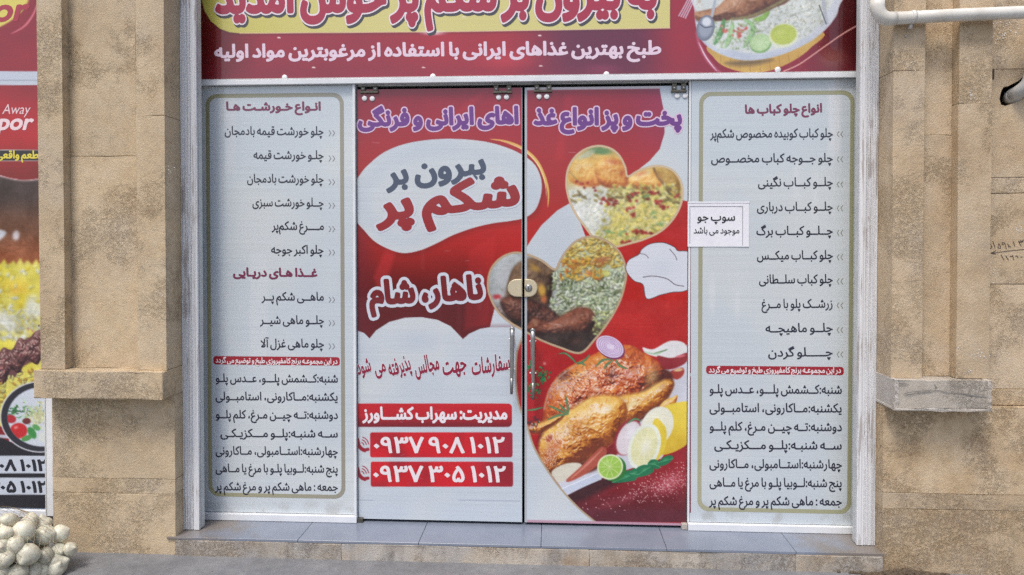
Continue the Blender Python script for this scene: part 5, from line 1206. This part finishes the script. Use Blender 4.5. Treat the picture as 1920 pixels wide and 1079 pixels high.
def on_sack(u, v, inset):
    """where the sight line of a photo pixel meets the sack's rounded front"""
    d = Vector(tuple(FW+(u-PPX)/F_PX*RT+(PPY-v)/F_PX*UP)); o_ = Vector((0, -DIST, CAM_H))-SC
    R = Vector([s_-inset for s_ in SR]); D = Vector([d[k]/R[k] for k in range(3)]); O = Vector([o_[k]/R[k] for k in range(3)])
    a = D.dot(D); b = 2*D.dot(O); c = O.dot(O)-1; disc_ = b*b-4*a*c
    t = (-b-math.sqrt(disc_))/(2*a) if disc_ > 0 else -b/(2*a)
    return Vector((0, -DIST, CAM_H))+d*t
rr = random.Random(12)
spots = [(44, 997, 22), (84, 1004, 20), (113, 1001, 17), (132, 1030, 14), (51, 1040, 23), (85, 1043, 17), (109, 1034, 17), (27, 1023, 18), (4, 1026, 16), (9, 1002, 18), (10, 1049, 20), (31, 1076, 21), (63, 1071, 19), (107, 1066, 22), (14, 978, 18), (56, 977, 16), (80, 983, 17), (2, 1076, 18), (84, 1094, 18), (104, 1096, 17), (45, 1108, 20), (8, 1108, 20), (76, 1120, 18), (-20, 990, 20), (-24, 1030, 20), (-22, 1075, 20), (-45, 1050, 20), (-30, 1110, 20), (-55, 1090, 20), (-50, 1010, 18)]
ORD = ('first', 'second', 'third', 'fourth', 'fifth', 'sixth'); ROWS = ((0, 988, 'top row'), (988, 1014, 'second row'), (1014, 1038, 'third row'), (1038, 1060, 'fourth row'), (1060, 1082, 'lowest row'))
def onion_label(u, v):
    if u > -5:
        for a, b, nm in ROWS:
            if a <= v < b:
                row = sorted(x for x, y, _ in spots if a <= y < b and x > -5)
                return 'muddy white onion, %s from the left in the %s of the net sack' % (ORD[row.index(u)], nm)
    return 'muddy white onion deep in the hidden part of the net sack'
for u, v, rp in spots:
    p = on_sack(u, v, .035); dep = p.y+DIST; R = rp*dep/F_PX*.99
    o = bpy.data.objects.new('onion', OM[rr.randrange(5)]); o.location = p; o.scale = (R, R, R)
    if p.z-R*.85 < GZ: o.location.z = GZ+R*.86
    o.rotation_euler = (rr.gauss(.5, .9), rr.gauss(0, .9), rr.uniform(0, 6.28)); COL.objects.link(o)
    tag(o, onion_label(u, v), 'onion', 'white onions in the net sack')
placed = [(o.location.copy(), o.scale.x) for o in COL.objects if o.name.startswith('onion')]
for k in range(400):                                          # the rest of the sackful, behind and further in
    zc_ = 1-2*(k+.5)/400; a = k*2.39996; sh_ = (.82, .80, .45, .62)[k % 4]; R = rr.uniform(.034, .046); cr = math.sqrt(max(0, 1-zc_*zc_))
    p = Vector((SC.x+SR.x*sh_*cr*math.cos(a), SC.y+SR.y*sh_*cr*math.sin(a), SC.z+SR.z*sh_*zc_*.86))
    if p.z-R*.8 < GZ: p.z = GZ+R*.82
    pu, pv = project(p.x, p.y, p.z); front = p.y < SC.y+.02 and pu > -8 and sh_ > .7
    if front or any((p-b).length < (R+s2)*.80 for b, s2 in placed) or pv < 985: continue
    o = bpy.data.objects.new('onion', OM[rr.randrange(5)]); o.location = p; o.scale = (R, R, R); placed.append((p, R))
    o.rotation_euler = (rr.uniform(0, 6), rr.uniform(0, 6), 0); COL.objects.link(o); tag(o, 'muddy white onion deep in the hidden part of the net sack', 'onion', 'white onions in the net sack')
sack = thing('net_sack', (SC.x, SC.y, GZ), 'thin net sack packed with white onions on the pavement', 'sack')
V = []; E = []; nu, nv = 44, 20
for j in range(nv+1):
    ph = math.pi*(.16+.70*j/nv)
    for i in range(nu):
        th = 2*math.pi*(i+.5*(j % 2))/nu; q = 1.0+.015*math.sin(5*th)+.015*math.sin(7*ph+th)
        V.append(Vector((SC.x+SR.x*q*math.sin(ph)*math.cos(th), SC.y+SR.y*q*math.sin(ph)*math.sin(th), max(GZ+.004, SC.z+SR.z*.93*q*math.cos(ph)))))
NV = []; NF = []
def strand(a, b, rad=.0007):
    t_ = (b-a).normalized(); n_ = t_.orthogonal().normalized(); m_ = t_.cross(n_); i = len(NV)
    for p in (a, b):
        for k in range(3): NV.append(p+(n_*math.cos(2.094*k)+m_*math.sin(2.094*k))*rad)
    for k in range(3): NF.append((i+k, i+(k+1) % 3, i+3+(k+1) % 3, i+3+k))
for j in range(nv):
    for i in range(nu):
        a = V[j*nu+i]; s_ = j % 2
        strand(a, V[(j+1)*nu+(i+s_) % nu]); strand(a, V[(j+1)*nu+(i-1+s_) % nu])
mesh_ob('net', NV, NF, M_NET, sack)

# ---- small litter: pebbles on the pavement and soil in the corner
rr = random.Random(3); V = []; F = []
def pebble(x, y, s_, z=GZ):
    i = len(V); t = (1+5**.5)/2; a0 = rr.uniform(0, 6)
    for p in ((-1, t, 0), (1, t, 0), (-1, -t, 0), (1, -t, 0), (0, -1, t), (0, 1, t), (0, -1, -t), (0, 1, -t), (t, 0, -1), (t, 0, 1), (-t, 0, -1), (-t, 0, 1)):
        q = Vector(p)*(s_/1.9)*rr.uniform(.75, 1.15); V.append((x+q.x*math.cos(a0)-q.y*math.sin(a0), y+q.x*math.sin(a0)+q.y*math.cos(a0), z+s_*.45+q.z*.7))
    for f in ((0, 11, 5), (0, 5, 1), (0, 1, 7), (0, 7, 10), (0, 10, 11), (1, 5, 9), (5, 11, 4), (11, 10, 2), (10, 7, 6), (7, 1, 8), (3, 9, 4), (3, 4, 2), (3, 2, 6), (3, 6, 8), (3, 8, 9), (4, 9, 5), (2, 4, 11), (6, 2, 10), (8, 6, 7), (9, 8, 1)): F.append(tuple(i+k for k in f))
for _ in range(130): pebble(rr.uniform(-2.2, 1.7), -.245-abs(rr.gauss(0, .10)), .001+.0032*rr.random()**3)
tag(mesh_ob('grit', V, F, M_GRIT), 'pale grit scattered on the grey concrete pavement', 'grit', kind='stuff')
V = []; F = []
for _ in range(900):
    a = rr.gauss(0, .09); x = 1.585+a; pebble(x, -.236-abs(rr.gauss(0, .03)), rr.uniform(.003, .011), GZ+max(0, .018-abs(a)*.14)*rr.random())
tag(mesh_ob('soil', V, F, M_SOIL), 'dark soil gathered in the corner below the right plinth', 'soil', kind='stuff')
if _cu is not None:
    c_ = _cu.data; bpy.data.objects.remove(_cu); bpy.data.curves.remove(c_)
